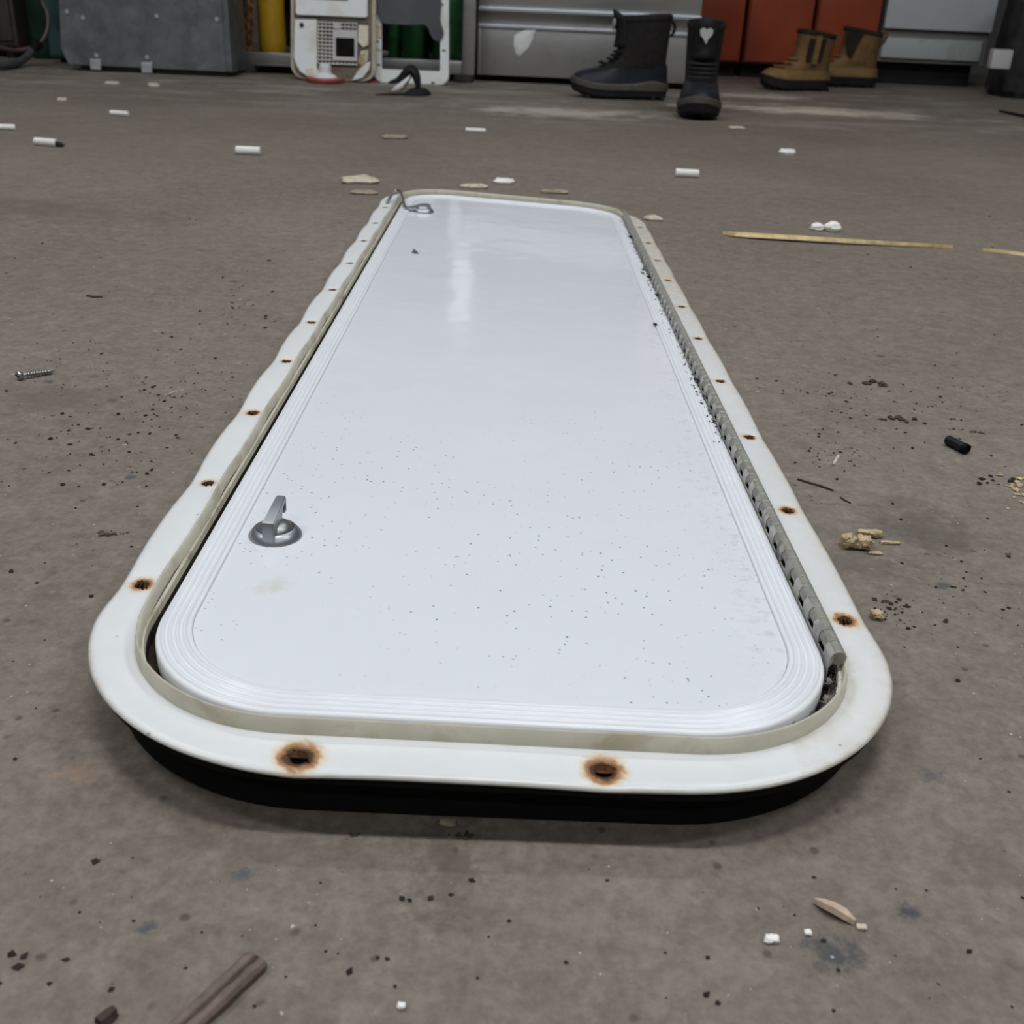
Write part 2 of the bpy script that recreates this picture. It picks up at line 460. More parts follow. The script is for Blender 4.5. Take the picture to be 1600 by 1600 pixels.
glow_panel = struct(MB().box((wx0, Y1 + 0.06, wz0), (wx1, Y1 + 0.075, wz1)).build('added_glow_panel', 'streak_glow', smooth=False))
fr = MB()
for a, b in (((wx0, wz0), (wx0 + 0.02, wz1)), ((wx1 - 0.02, wz0), (wx1, wz1)), ((wx0, wz0), (wx1, wz0 + 0.02)), ((wx0, wz1 - 0.02), (wx1, wz1))):
    fr.box((a[0], Y1 + 0.03, a[1]), (b[0], Y1 + 0.06, b[1]))
fr.build('added_panel_frame', 'lamp_housing', glow_panel, smooth=False)

# ceiling tube lights (modelled fixtures, each with its own light; row behind camera added as fill)
for k, (lx, ly, lab) in enumerate([(-2.3, 0.5, 'left light of the middle row above the white door'), (0.15, 0.6, 'light directly above the white door'), (2.6, 0.5, 'right light of the middle row above the floor'), (-1.7, 2.8, 'left light of the row in front of the steel cabinets'), (1.3, 2.8, 'right light of the row in front of the lockers'), (-1.4, -2.0, 'left light of the added fill row behind the camera'), (1.6, -2.0, 'right light of the added fill row behind the camera')]):
    t = thing('ceiling_light', 'white ceiling tube light, ' + lab, 'light', (lx, ly, CEIL), 0.0, 'ceiling tube lights')
    MB().bbox((-0.65, -0.09, -0.06), (0.65, 0.09, 0.0), 0.01).build('housing', 'lamp_housing', t)
    for s in (-1, 1):
        MB().lathe([(0.016, -0.6), (0.018, -0.59), (0.018, 0.59), (0.016, 0.6)], 12, (0, s * 0.045, -0.082), 'x').build('tube', 'lamp_glow', t)
    ld = bpy.data.lights.new('tube_light', 'AREA'); ld.shape = 'RECTANGLE'; ld.size = 1.2; ld.size_y = 0.16
    ld.energy = LAMP_W * (1.3 if 0 < ly < 2 else 0.7); ld.color = (0.93, 0.965, 1.0)
    lo = bpy.data.objects.new('tube_light', ld); C.objects.link(lo); lo.parent = t; lo.location = (0, 0, -0.11)

# ------------------------------------------------------------------ the baggage door lying on the floor
PSI, DP, DR, TW, Z0 = 0.0094, 0.0080, 0.0047, 0.0202, 0.038
DOOR_LOC = (0.0, 1.2, 0.0)


def D(u, v, h=0.0):
    z = Z0 - DP * v - (DR + TW * v) * u + h
    return Vector((u * math.cos(PSI) - v * math.sin(PSI), u * math.sin(PSI) + v * math.cos(PSI), z))


def rrect(u0, u1, v0, v1, R, ne=(80, 540), na=72):
    """rounded rectangle, corners near-left, near-right, far-right, far-left; fixed sample counts"""
    P = []
    cs = [((u0 + R, v0 + R), PI), ((u1 - R, v0 + R), 1.5 * PI), ((u1 - R, v1 - R), 0.0), ((u0 + R, v1 - R), 0.5 * PI)]
    for q, ((cu, cv), a0) in enumerate(cs):
        for i in range(na):
            a = a0 + 0.5 * PI * i / na
            P.append((cu + R * math.cos(a), cv + R * math.sin(a)))
        e = (cu + R * math.cos(a0 + PI / 2), cv + R * math.sin(a0 + PI / 2))
        (nu, nv), na0 = cs[(q + 1) % 4]
        s = (nu + R * math.cos(na0), nv + R * math.sin(na0))
        m_ = ne[0] if q % 2 == 0 else ne[1]
        for i in range(m_):
            f = i / m_; P.append((e[0] + (s[0] - e[0]) * f, e[1] + (s[1] - e[1]) * f))
    return P


OUT = (-0.2297, 0.2255, 0.4038, 2.045, 0.138)
LIP = (-0.2013, 0.1970, 0.4330, 2.012, 0.098)
PAN = (-0.1908, 0.1847, 0.4430, 1.985, 0.085)
GRO = (-0.1724, 0.1658, 0.4640, 1.962, 0.070)

# screw holes: (u, v, rust strength)
HOLES = [(-0.2165, 0.571, .72), (-0.2165, 0.722, .42), (-0.2165, 0.868, .6), (-0.2165, 1.012, .42), (-0.2165, 1.150, .42), (-0.2165, 1.295, .36),
         (-0.2165, 1.437, .3), (-0.2165, 1.580, .3), (-0.2165, 1.715, .3), (-0.2165, 1.850, .3),
         (-0.0925, 0.4165, 1.15), (0.0535, 0.4175, 1.05),
         (0.2125, 0.574, .78), (0.2125, 0.733, .66), (0.2125, 0.886, .5), (0.2125, 1.040, .4), (0.2125, 1.194, .45), (0.2125, 1.337, .4),
         (0.2125, 1.480, .4), (0.2125, 1.607, .4), (0.2125, 1.735, .4), (0.2125, 1.870, .4), (-0.09, 2.030, .5), (0.06, 2.030, .5)]
HR_ = 0.0048


def warp(u, v, t):
    """the bent aluminium flange: dips at the screws and bulges between them; t = 0 at the lip, 1 at the outer edge"""
    dz = 0.0; du = 0.0
    if u < -0.19 and 0.5 < v < 1.95:
        k = min((abs(v - h[1]) for h in HOLES if h[0] < -0.2))
        g = math.exp(-(k / 0.036) ** 2)
        e_ = min(1, (v - 0.5) / 0.06, (1.95 - v) / 0.06); dz = (-0.0016 * g + 0.0006) * t * e_; du = (0.0015 * g - 0.0006) * t * e_
    elif u > 0.185 and 0.5 < v < 1.95:
        k = min((abs(v - h[1]) for h in HOLES if h[0] > 0.2))
        g = math.exp(-(k / 0.035) ** 2)
        e_ = min(1, (v - 0.5) / 0.06, (1.95 - v) / 0.06); dz = (-0.0009 * g) * t * e_; du = (-0.0005 * g) * t * e_
    elif v < 0.45:
        k = min(abs(u + 0.0925), abs(u - 0.0535)); dz = -0.0012 * math.exp(-(k / 0.03) ** 2) * t
    dz += 0.0012 * t * noise.noise((u * 6, v * 6, 3.0))
    return du, dz


door = thing('baggage_door', 'long white framed baggage door with rounded corners lying on the floor', 'door', DOOR_LOC)


def build_flange():
    NT = 14
    ro = rrect(*OUT); ri = rrect(*LIP); N = len(ro)
    V = []; Fc = []; rust = []; stain = []; P2 = []
    for k in range(NT + 1):
        t = k / NT
        for j in range(N):
            u = ri[j][0] + (ro[j][0] - ri[j][0]) * t; v = ri[j][1] + (ro[j][1] - ri[j][1]) * t
            P2.append([u, v, t])
    dead = set()
    for (hu, hv, rs) in HOLES:
        ids = [i for i, p in enumerate(P2) if abs(p[0] - hu) < 0.012 and abs(p[1] - hv) < 0.012]
        for i in ids:
            d = math.hypot(P2[i][0] - hu, P2[i][1] - hv)
            if d < HR_:
                dead.add(i)
    # faces
    alive = []
    for k in range(NT):
        for j in range(N):
            a = k * N + j; b = k * N + (j + 1) % N
            q = (a, b, b + N, a + N)
            if any(i in dead for i in q):
                continue
            alive.append(q)
    used = {i for q in alive for i in q}
    # snap the rim of each hole onto its circle
    for (hu, hv, rs) in HOLES:
        for i in used:
            p = P2[i]
            if abs(p[0] - hu) < 0.012 and abs(p[1] - hv) < 0.012:
                d = math.hypot(p[0] - hu, p[1] - hv)
                if d < HR_ + 0.0024:
                    k_, j_ = divmod(i, N)
                    nb = [((k_ + a) * N + (j_ + b) % N) for a in (-1, 0, 1) for b in (-1, 0, 1) if 0 <= k_ + a <= NT]
                    if any(x in dead for x in nb):
                        p[0] = hu + (p[0] - hu) * HR_ / d; p[1] = hv + (p[1] - hv) * HR_ / d
    idx = {}
    for i in sorted(used):
        u, v, t = P2[i]
        du, dz = warp(u, v, t)
        hz = 0.0
        if t > 0.85:
            hz -= 0.0016 * ((t - 0.85) / 0.15) ** 2
        r = 0.0
        for (hu, hv, rs) in HOLES:
            if abs(u - hu) < 0.05 and abs(v - hv) < 0.05:
                d = math.hypot((u - hu), (v - hv) * 1.0)
                d += 0.002 * noise.noise((u * 300, v * 300, hu))
                rr_ = max(0.0, 1 - (d - HR_) / (0.0030 + 0.0062 * rs)) * rs
                if d < 0.016:
                    hz -= 0.0012 * max(0, 1 - d / 0.016)
                r = max(r, rr_)
        rust.append(r)
        st = 0.0
        st += 0.55 * max(0, (t - 0.86) / 0.14)
        st += 0.35 * max(0, (0.14 - t) / 0.14)
        if u > 0.15:
            st += 0.75 * max(0, min(1, (v - 1.15) / 0.4)) + 0.15
            st += 0.35 * max(0, (t - 0.6) / 0.4)
            if v < 0.54 and t < 0.5:
                st += 0.5 * (1 - t * 2)
        if u < -0.2 and v < 0.52:
            st += 0.4 * max(0, (t - 0.7) / 0.3)
        stain.append(min(1, st))
        idx[i] = len(V); V.append(D(u + du, v, hz + dz))
    mb = MB(); mb.v = [tuple(p) for p in V]; mb.f = [tuple(idx[i] for i in q) for q in alive]
    o = mb.build('frame_flange', 'door_white', door, off=DOOR_LOC, ang=60)
    me = o.data
    for nm, arr in (('rust', rust), ('stain', stain)):
        at = me.attributes.new(nm, 'FLOAT', 'POINT'); at.data.foreach_set('value', arr)
    so = o.modifiers.new('thickness', 'SOLIDIFY'); so.thickness = 0.0018; so.offset = -1
    if o.data.polygons[0].normal.z < 0:
        so.offset = 1
    return o


flange = build_flange()
for (hu, hv, rs) in HOLES:
    c = D(hu, hv, -0.0012 + warp(hu, hv, 0.55)[1])
    MB().lathe([(0.0052, 0.0004), (0.0046, -0.0008), (0.0036, -0.0030), (0.0022, -0.0036), (0.0016, -0.0075), (0.0004, -0.0080)], 14, c, cap0=False).build(
        'screw_hole', 'rust_cup' if rs > 0.35 else 'recess_brown', flange, off=DOOR_LOC, label=None)


def ring_part(name, rects, material, par=None, ne=(40, 270), na=36, caps=False, h=None, ang=40, lipwarp=False):
    rs = []
    for (rc, hh) in rects:
        ring = []
        for (u, v) in rrect(*rc, ne=ne, na=na):
            du = 0; dz = 0
            if lipwarp and u < -0.185 and 0.5 < v < 1.95:
                k = min((abs(v - q[1]) for q in HOLES if q[0] < -0.2))
                du = 0.0022 * (0.35 - math.exp(-(k / 0.035) ** 2)); dz = -0.0008 * math.exp(-(k / 0.035) ** 2)
            if lipwarp and u > 0.15 and hh > 0.002:
                k = max(0, min(1, (v - 0.503) / 0.022, (1.965 - v) / 0.02)); hh2 = hh + (0.0015 - hh) * k
            else:
                hh2 = hh
            ring.append(D(u + du, v, hh2 + dz))
        rs.append(ring)
    return MB().rings(rs, True, caps, caps).build(name, material, par or door, off=DOOR_LOC, ang=ang)


def ins(rc, d):
    return (rc[0] + d, rc[1] - d, rc[2] + d, rc[3] - d, max(0.01, rc[4] - d))


# raised lip: thin upright wall round the opening, its inner ledge below
ring_part('frame_lip', [(ins(LIP, -0.0012), -0.001), (ins(LIP, -0.0004), 0.0090), (ins(LIP, 0.0004), 0.0096), (ins(LIP, 0.0012), 0.0090), (ins(LIP, 0.0018), 0.0012)], 'lip_cream', lipwarp=True, ang=70)
ring_part('inner_ledge', [(ins(LIP, 0.0012), 0.0002), (ins(LIP, 0.0018), 0.0008), (ins(LIP, 0.0036), 0.0006), (ins(LIP, 0.0040), -0.004)], 'inner_cream')
ring_part('drip_channel', [(ins(LIP, 0.0038), -0.002), (ins(LIP, 0.0040), -0.0125), (ins(LIP, 0.020), -0.0135), (ins(LIP, 0.06), -0.0135)], 'gap_dirt')
ring_part('gasket', [(ins(OUT, 0.003), -0.0022), (ins(OUT, 0.0032), -0.009), (ins(OUT, 0.010), -0.0095), (ins(OUT, 0.011), -0.0022)], 'black_rubber')
# tub wall below the opening, standing on the floor
rs = []
for d_, top in ((0.013, True), (0.014, False), (0.040, False)):
    ring = []
    for (u, v) in rrect(*ins(OUT, d_), ne=(40, 200), na=24):
        p = D(u, v, -0.0022)
        if not top:
            p.z = max(0.0008, p.z - 0.032)
        ring.append(p)
    rs.append(ring)
MB().rings(rs).build('mounting_collar', 'black_rubber', door, off=DOOR_LOC)

# the door leaf: ribbed edge moulding round a flat panel
PH = 0.0045
prof = [(0.0000, -0.0115), (0.0000, -0.0020), (0.0006, -0.0006), (0.0018, 0.0)]
nr = 4
for k in range(nr):
    for q in range(8):
        s = q / 8
        prof.append((0.0018 + (0.0150) * (k + s) / nr, 0.0006 - 0.0006 * math.cos(2 * PI * s) if True else 0))
prof += [(0.0168, 0.0), (0.0180, 0.0003), (0.0187, -0.0002), (0.0190, -0.0016)]
rects = []
for d_, hh in prof:
    f = d_ / 0.019
    rc = tuple(PAN[i] + (GRO[i] - PAN[i]) * f for i in range(5))
    rects.append((rc, PH + hh))

rows = [GRO[2] + 0.0003]
g = GRO; R_ = g[4]
for i in range(13):
    rows.append(g[2] + R_ * (1 - math.cos(0.5 * PI * i / 12)))
for i in range(1, 40):
    rows.append(g[2] + R_ + (g[3] - g[2] - 2 * R_) * i / 40)
for i in range(13):
    rows.append(g[3] - R_ * (1 - math.cos(0.5 * PI * (12 - i) / 12)))
rows = sorted(set(rows)); rs = []
for v in rows:
    e = max(0, g[2] + R_ - v, v - (g[3] - R_)); ex = R_ - math.sqrt(max(0, R_ * R_ - e * e))
    rs.append([D(g[0] + ex + (g[1] - g[0] - 2 * ex) * i / 24, v, PH - 0.0013) for i in range(25)])
panel = MB().rings(rs, closed=False).build('door_panel', 'panel_white', door, off=DOOR_LOC)
ring_part('edge_moulding', rects, 'trim_white', panel, ang=75)
# plinth of the leaf so that the gap around it reads as a solid edge
ring_part('leaf_core', [(ins(PAN, 0.002), -0.0115 + PH), (ins(PAN, 0.03), -0.0120 + PH)], 'lip_cream', panel)

# hinge along the right side: knuckles, leaf tabs, pin
hinge = None
hu, hh = 0.1908, 0.0088
HV0, HV1, KL = 0.5130, 1.945, 0.0127
pts = [D(hu, HV0 + (HV1 - HV0) * i / 60, hh) for i in range(61)]
hinge = MB().tube(pts, 0.0016, 8).build('hinge_pin', 'hinge_metal', door, off=DOOR_LOC)
leaf = MB()
L0 = [D(0.1858, HV0 + (HV1 - HV0) * i / 60, 0.0032) for i in range(61)]
L1 = [D(0.1858, HV0 + (HV1 - HV0) * i / 60, -0.008) for i in range(61)]
L2 = [D(0.1866, HV0 + (HV1 - HV0) * i / 60, 0.0032) for i in range(61)]
leaf.rings([L1, L0, L2], closed=False)
leaf.build('hinge_leaf', 'hinge_leaf', door, off=DOOR_LOC)
nk = int((HV1 - HV0) / KL)
kn = None; tab = None
for k in range(nk):
    v0 = HV0 + k * KL; c = D(hu, v0 + KL / 2, hh)
    dv = D(hu, v0 + KL, hh) - D(hu, v0, hh); L = dv.length
    rot = Vector((0, 1, 0)).rotation_difference(dv.normalized())
    if kn is None:
        kn = MB().lathe([(0.0018, -L / 2 + 0.0003), (0.0042, -L / 2 + 0.0003), (0.0046, -L / 2 + 0.0008), (0.0046, L / 2 - 0.0008), (0.0042, L / 2 - 0.0003), (0.0018, L / 2 - 0.0003)], 14, (0, 0, 0), 'y').build('hinge_knuckle', 'hinge_metal', hinge)
        o = kn
    else:
        o = kn.copy(); C.objects.link(o); o.parent = hinge
    o.location = c - Vector(DOOR_LOC); o.rotation_mode = 'QUATERNION'; o.rotation_quaternion = rot
    if k % 2 == 0:
        if tab is None:
            tab = MB().add([(-0.0050, -L / 2, -0.0060), (-0.0050, L / 2, -0.0060), (-0.0049, L / 2, 0.0008), (-0.0049, -L / 2, 0.0008), (-0.0030, -L / 2, 0.0038), (-0.0030, L / 2, 0.0038),
                            (-0.0036, -L / 2, -0.0040), (-0.0036, L / 2, -0.0040), (-0.0030, L / 2, 0.0030), (-0.0030, -L / 2, 0.0030)],
                           [(0, 1, 2, 3), (3, 2, 5, 4), (6, 9, 8, 7), (0, 3, 9, 6), (1, 7, 8, 2), (4, 5, 8, 9)]).build('hinge_tab', 'hinge_leaf', hinge, smooth=False)
            o2 = tab
        else:
            o2 = tab.copy(); C.objects.link(o2); o2.parent = hinge
        o2.location = c - Vector(DOOR_LOC); o2.rotation_mode = 'QUATERNION'; o2.rotation_quaternion = rot
# lint caught in the near hinge corner
lint = MB(); rnd = random.Random(3)
for k in range(26):
    a = rnd.random(); th = rnd.uniform(-1.35, -0.25)
    p = D(0.101 + 0.091 * math.cos(th), 0.533 + 0.091 * math.sin(th), -0.008 + rnd.random() * 0.006)
    q = [p + Vector([rnd.uniform(-.004, .004) for _ in range(3)]) for _ in range(5)]
    lint.tube(q, [0.0004, 0.0014, 0.002, 0.0012, 0.0003], 5)
for k in range(30):
    p = D(0.187 + rnd.uniform(-.003, .003), rnd.uniform(.495, .53), -0.004)
    q = [p, p + Vector((rnd.uniform(-.006, .006), rnd.uniform(-.006, .006), rnd.uniform(0, .006))), p + Vector((rnd.uniform(-.008, .008), rnd.uniform(-.01, .01), rnd.uniform(-.002, .006)))]
    lint.tube(q, 0.00012, 3)
lint.build('trapped_lint', 'lint', door, off=DOOR_LOC, kind='stuff')


# turn latches
def latch(u, v, ang, low=False):
    c = D(u, v, PH - 0.0013)
    T = Matrix.Translation(c) @ Matrix.Rotation(ang, 4, 'Z')

    def put(mb, *a, **k):
        mb.v = [tuple(T @ Vector(p)) for p in mb.v]
        return mb.build(*a, off=DOOR_LOC, **k)
    bs = put(MB().lathe([(0.0174, 0), (0.0173, 0.0012), (0.0155, 0.0035), (0.0138, 0.0056), (0.0125, 0.0060), (0.0118, 0.0052), (0.0117, 0.0030)], 36, cap1=False), 'latch_base', 'chrome', door)
    put(MB().lathe([(0.0117, 0.0030), (0.0116, 0.0052), (0.0108, 0.0072), (0.0085, 0.0092), (0.0050, 0.0104), (0.0005, 0.0108)], 32), 'latch_cylinder', 'dull_metal', bs)
    # lever: solid near end on the cylinder, thin arm rising away, turned-down finger tip
    if not low:
        outer = [(-0.0150, 0.0020), (-0.0160, 0.0030), (-0.0156, 0.0140), (-0.0146, 0.0158), (-0.0125, 0.0164), (-0.0060, 0.0172), (0.0130, 0.0222), (0.0148, 0.0220), (0.0154, 0.0208), (0.0150, 0.0125), (0.0140, 0.0112),
                 (0.0116, 0.0112), (0.0110, 0.0122), (0.0124, 0.0136), (0.0128, 0.0180), (0.0116, 0.0186), (0.0070, 0.0166), (0.0030, 0.0115), (0.0000, 0.0098), (-0.0090, 0.0060), (-0.0110, 0.0025)]
    else:
        outer = [(-0.0120, 0.006), (-0.0120, 0.0100), (-0.0080, 0.0125), (0.0040, 0.0120), (0.0150, 0.0085), (0.0300, 0.0070), (0.0305, 0.0055), (0.0150, 0.0060), (0.0040, 0.0065)]
    wd = 0.0040 if not low else 0.0062
    bm = bmesh.new()
    f1 = [bm.verts.new((-wd * (1 - max(0, y) * 14) + 0.0005 * (not low), y, z)) for y, z in outer]; f2 = [bm.verts.new((wd * (1 - max(0, y) * 14) + 0.0005 * (not low), y, z)) for y, z in outer]
    bm.faces.new(f1); bm.faces.new(list(reversed(f2)))
    nn = len(outer)
    for i in range(nn):
        bm.faces.new((f1[i], f2[i], f2[(i + 1) % nn], f1[(i + 1) % nn]))
    bmesh.ops.recalc_face_normals(bm, faces=bm.faces[:])
    ed = [e for e in bm.edges if len({f.index for f in e.link_faces}) and abs((e.verts[0].co - e.verts[1].co).x) < 0.002]
    bmesh.ops.bevel(bm, geom=ed, offset=0.0006, segments=2, affect='EDGES')
    bmesh.ops.triangulate(bm, faces=[f for f in bm.faces if len(f.verts) > 4])
    bm.verts.index_update()
    mb = MB().add([v.co.copy() for v in bm.verts], [[v.index for v in f.verts] for f in bm.faces]); bm.free()
    put(mb, 'latch_lever', 'chrome', bs, ang=30)
    return bs


latch(-0.1490, 0.6370, -0.10)
latch(-0.1500, 1.8150, 1.62, low=True)
# bent wire clip hooked over the lip at the far latch
wp = [D(-0.158, 1.812, 0.007), D(-0.172, 1.808, 0.007), D(-0.181, 1.822, 0.009), D(-0.188, 1.86, 0.014), D(-0.195, 1.895, 0.0175), D(-0.203, 1.91, 0.0175), D(-0.210, 1.90, 0.012), D(-0.2145, 1.88, 0.005), D(-0.2155, 1.872, 0.001)]
sm = []
for i in range(len(wp) - 1):
    p0, p1, p2, p3 = wp[max(i - 1, 0)], wp[i], wp[i + 1], wp[min(i + 2, len(wp) - 1)]
    for s in range(6):
        t_ = s / 6
        sm.append(0.5 * ((2 * p1) + (p2 - p0) * t_ + (2 * p0 - 5 * p1 + 4 * p2 - p3) * t_ * t_ + (3 * p1 - p0 - 3 * p2 + p3) * t_ ** 3))
MB().tube(sm + [wp[-1]], 0.0024, 8).build('wire_clip', 'dull_metal', door, off=DOOR_LOC, label='bent grey wire clip hooked over the lip')


# ------------------------------------------------------------------ crumbs
def crumb(mb, p, s, rn, flat=0.6):
    bm_v = []
    ax = rn.uniform(0, PI)
    for (x, y, z) in ((1, 0, 0), (-1, 0, 0), (0, 1, 0), (0, -1, 0), (0, 0, 1), (0, 0, -1)):
        r = s * rn.uniform(0.6, 1.25)
        X = x * r * rn.uniform(0.8, 1.6); Y = y * r
        bm_v.append((p[0] + X * math.cos(ax) - Y * math.sin(ax), p[1] + X * math.sin(ax) + Y * math.cos(ax), p[2] + z * r * flat + s * flat * 0.6))
    mb.add(bm_v, [(0, 2, 4), (2, 1, 4), (1, 3, 4), (3, 0, 4), (2, 0, 5), (1, 2, 5), (3, 1, 5), (0, 3, 5)])


rn = random.Random(11)
hd = MB()
for k in range(520):
    v = rn.uniform(0.85, 1.9); b_ = rn.random()
    if b_ < 0.75:
        u = 0.1838 - abs(rn.gauss(0, 0.0035)); hgt = PH + 0.0004
    else:
        u = 0.1872 + rn.uniform(-.001, .0015); hgt = 0.003
    if u > 0.1845:
        hgt = 0.003
    dens = 0.35 + 0.65 * (math.sin(v * 9) * 0.5 + 0.5)
    if rn.random() > dens:
        continue
    crumb(hd, D(u, v, hgt), rn.uniform(0.0004, 0.0015), rn)
for (u, v, s) in ((0.183, 1.735, .0045), (0.181, 1.50, .004), (0.178, 1.48, .0035), (0.184, 1.46, .004), (0.184, 1.36, .0035), (0.166, 1.215, .0032), (0.1835, 1.02, .003), (0.178, 1.0, .0018), (0.185, 1.01, .0025), (0.184, .97, .0025)):
    crumb(hd, D(u, v, PH), s, rn)
hd.build('hinge_dirt', 'crumb_dark', door, off=DOOR_LOC, smooth=False, kind='stuff')
MB().add([D(-0.140, 1.503, PH - .0010), D(-0.130, 1.500, PH - .0010), D(-0.133, 1.515, PH - .0010), D(-0.139, 1.521, PH + .0012)], [(0, 1, 2), (0, 2, 3), (0, 3, 1), (1, 3, 2)]).build('paint_chip', 'dull_metal', door, off=DOOR_LOC, smooth=False)

# ------------------------------------------------------------------ things along the far side of the room
# brown steel cabinet at the far left
c0 = A(31, 84, 5.1)
t = thing('steel_cabinet', 'dark brown steel cabinet at the far left behind the cable', 'cabinet', (c0.x - 0.25, 5.1, 0))
MB().bbox((-0.25, 0, 0.05), (0.25, 0.4, 0.9), 0.006).build('body', 'brown_steel', t)
MB().bbox((-0.24, -0.012, 0.07), (0.235, 0, 0.88), 0.004).build('door', 'brown_steel', t)
for s in (-1, 1):
    for y in (0.03, 0.37):
        MB().lathe([(0.02, 0), (0.02, 0.05)], 10, (s * 0.2, y, 0)).build('foot', 'black_plastic', t)

# dark green gas cylinder between the brown and the teal cabinet
c1 = A(61, 97, 5.05)
t = thing('gas_cylinder', 'dark green cylinder standing in the gap beside the teal cabinet', 'cylinder', (c1.x - 0.012, 5.2, 0))
MB().lathe([(0.065, 0), (0.073, 0.01), (0.075, 0.03), (0.075, 0.75), (0.065, 0.82), (0.05, 0.87), (0.03, 0.9)], 28).build('shell', 'dark_green', t)
MB().lathe([(0.02, 0.9), (0.02, 0.95), (0.03, 0.95), (0.03, 0.98)], 14).build('valve', 'dull_metal', t)

# teal cabinet behind the galvanised panel
ta = A(80, 97, 4.95).x; tb = A(350, 97, 4.95).x
t = thing('tool_cabinet', 'teal painted metal cabinet behind the galvanised panel', 'cabinet', ((ta + tb) / 2, 4.95, 0))
hw = (tb - ta) / 2
MB().bbox((-hw, 0, 0.02), (hw, 0.45, 0.85), 0.006).build('body', 'teal_paint', t)
MB().bbox((-hw + 0.004, -0.008, 0.03), (hw - 0.004, 0, 0.84), 0.003).build('front_panel', 'teal_paint', t)
MB().box((-hw + 0.03, 0.03, 0), (hw - 0.03, 0.42, 0.02)).build('plinth', 'black_plastic', t)

# galvanised box with clips
gy = 4.62
ga = A(93, 0, gy); gb = A(107, 100, gy); gc = A(358, 112, gy); gd = A(350, 0, gy)
t = thing('galvanised_box', 'galvanised sheet metal box with two bright clips along its bottom edge', 'box', ((gb.x + gc.x) / 2, gy, 0))
O = (t.location.x, t.location.y, 0)
TOPZ = 0.72
body = MB().bbox((gb.x + 0.01, gy + 0.01, gb.z - 0.006), (gc.x + 0.012, gy + 0.22, TOPZ), 0.004).build('body', 'galvanised', t, off=O)
poly = [(gb.x, gy, gb.z), (gc.x - 0.01, gy, gc.z), (gc.x - 0.01, gy, TOPZ), (gb.x - 0.03, gy, TOPZ), (ga.x, gy, ga.z), (gb.x - 0.022, gy, gb.z + 0.06)]
MB().prism(poly, (0, 0.008, 0)).build('front_panel', 'galvanised', t, off=O, smooth=False)
MB().bbox((gc.x - 0.010, gy - 0.006, gc.z), (gc.x + 0.014, gy + 0.02, TOPZ), 0.004).build('side_flange', 'galvanised', t, off=O)
for (px, py) in ((150, 100), (230, 105)):
    p = A(px, py, gy - 0.012)
    MB().bbox((p.x - 0.021, gy - 0.02, p.z - 0.004), (p.x + 0.021, gy - 0.001, p.z + 0.018), 0.003).add(
        [(p.x - 0.019, gy - 0.021, p.z - 0.020), (p.x + 0.019, gy - 0.021, p.z - 0.020), (p.x + 0.021, gy - 0.021, p.z), (p.x - 0.021, gy - 0.021, p.z), (p.x - 0.019, gy - 0.012, p.z - 0.020), (p.x + 0.019, gy - 0.012, p.z - 0.020), (p.x + 0.021, gy - 0.012, p.z), (p.x - 0.021, gy - 0.012, p.z)],
        [(0, 1, 2, 3), (5, 4, 7, 6), (0, 4, 5, 1), (1, 5, 6, 2), (3, 7, 4, 0)]).build('clip', 'bright_steel', t, off=O, label='bright steel spring clip')
for (px, py) in ((151, 86), (230, 89), (245, 25), (339, 30), (105, 18), (130, 28)):
    p = A(px, py, gy - 0.001)
    MB().lathe([(0.008, 0), (0.007, 0.003), (0.003, 0.005), (0.0005, 0.0055)], 12, (0, 0, 0), 'y').build('rivet', 'bright_steel', t).location = Vector((p.x, gy - 0.0045, p.z)) - Vector(O)
MB().bbox((gb.x + 0.04, gy + 0.012, 0), (gc.x + 0.0, gy + 0.20, gb.z - 0.004), 0.003).build('shade_filler', 'black_plastic', t, off=O)  # black block standing in for the deep shade under the box

# cable and hose looped at the far left
p1 = [A(64, -40, 4.85), A(66, 0, 4.85), A(74, 20, 4.83), A(75, 40, 4.8), A(70, 57, 4.78), A(60, 70, 4.75), A(48, 75, 4.75), A(30, 78, 4.75), A(10, 76, 4.78), A(-15, 70, 4.85)]


def smooth_path(wp, k=6):
    sm = []
    for i in range(len(wp) - 1):
        p0, p1, p2, p3 = wp[max(i - 1, 0)], wp[i], wp[i + 1], wp[min(i + 2, len(wp) - 1)]
        for s in range(k):
            t_ = s / k
            sm.append(0.5 * ((2 * p1) + (p2 - p0) * t_ + (2 * p0 - 5 * p1 + 4 * p2 - p3) * t_ * t_ + (3 * p1 - p0 - 3 * p2 + p3) * t_ ** 3))
    return sm + [wp[-1]]


t = thing('cable', 'looped brown cable taped to a thick grey hose at the far left', 'cable', (p1[6].x, p1[6].y, 0)); O = tuple(t.location)
MB().tube(smooth_path(p1), 0.0075, 8).build('thin_cable', 'cable_brown', t, off=O)
hp = [A(58, 71, 4.75), A(50, 80, 4.74), A(40, 90, 4.72), G(26, 99, 0.018), G(5, 102, 0.018), G(-30, 103, 0.018)]
MB().tube(smooth_path(hp), 0.015, 10).build('thick_hose', 'hose_grey', t, off=O)
MB().tube([A(63, 66, 4.745), A(58, 71, 4.745), A(53, 77, 4.74)], 0.0175, 10).build('tape_wrap', 'tape_black', t, off=O)

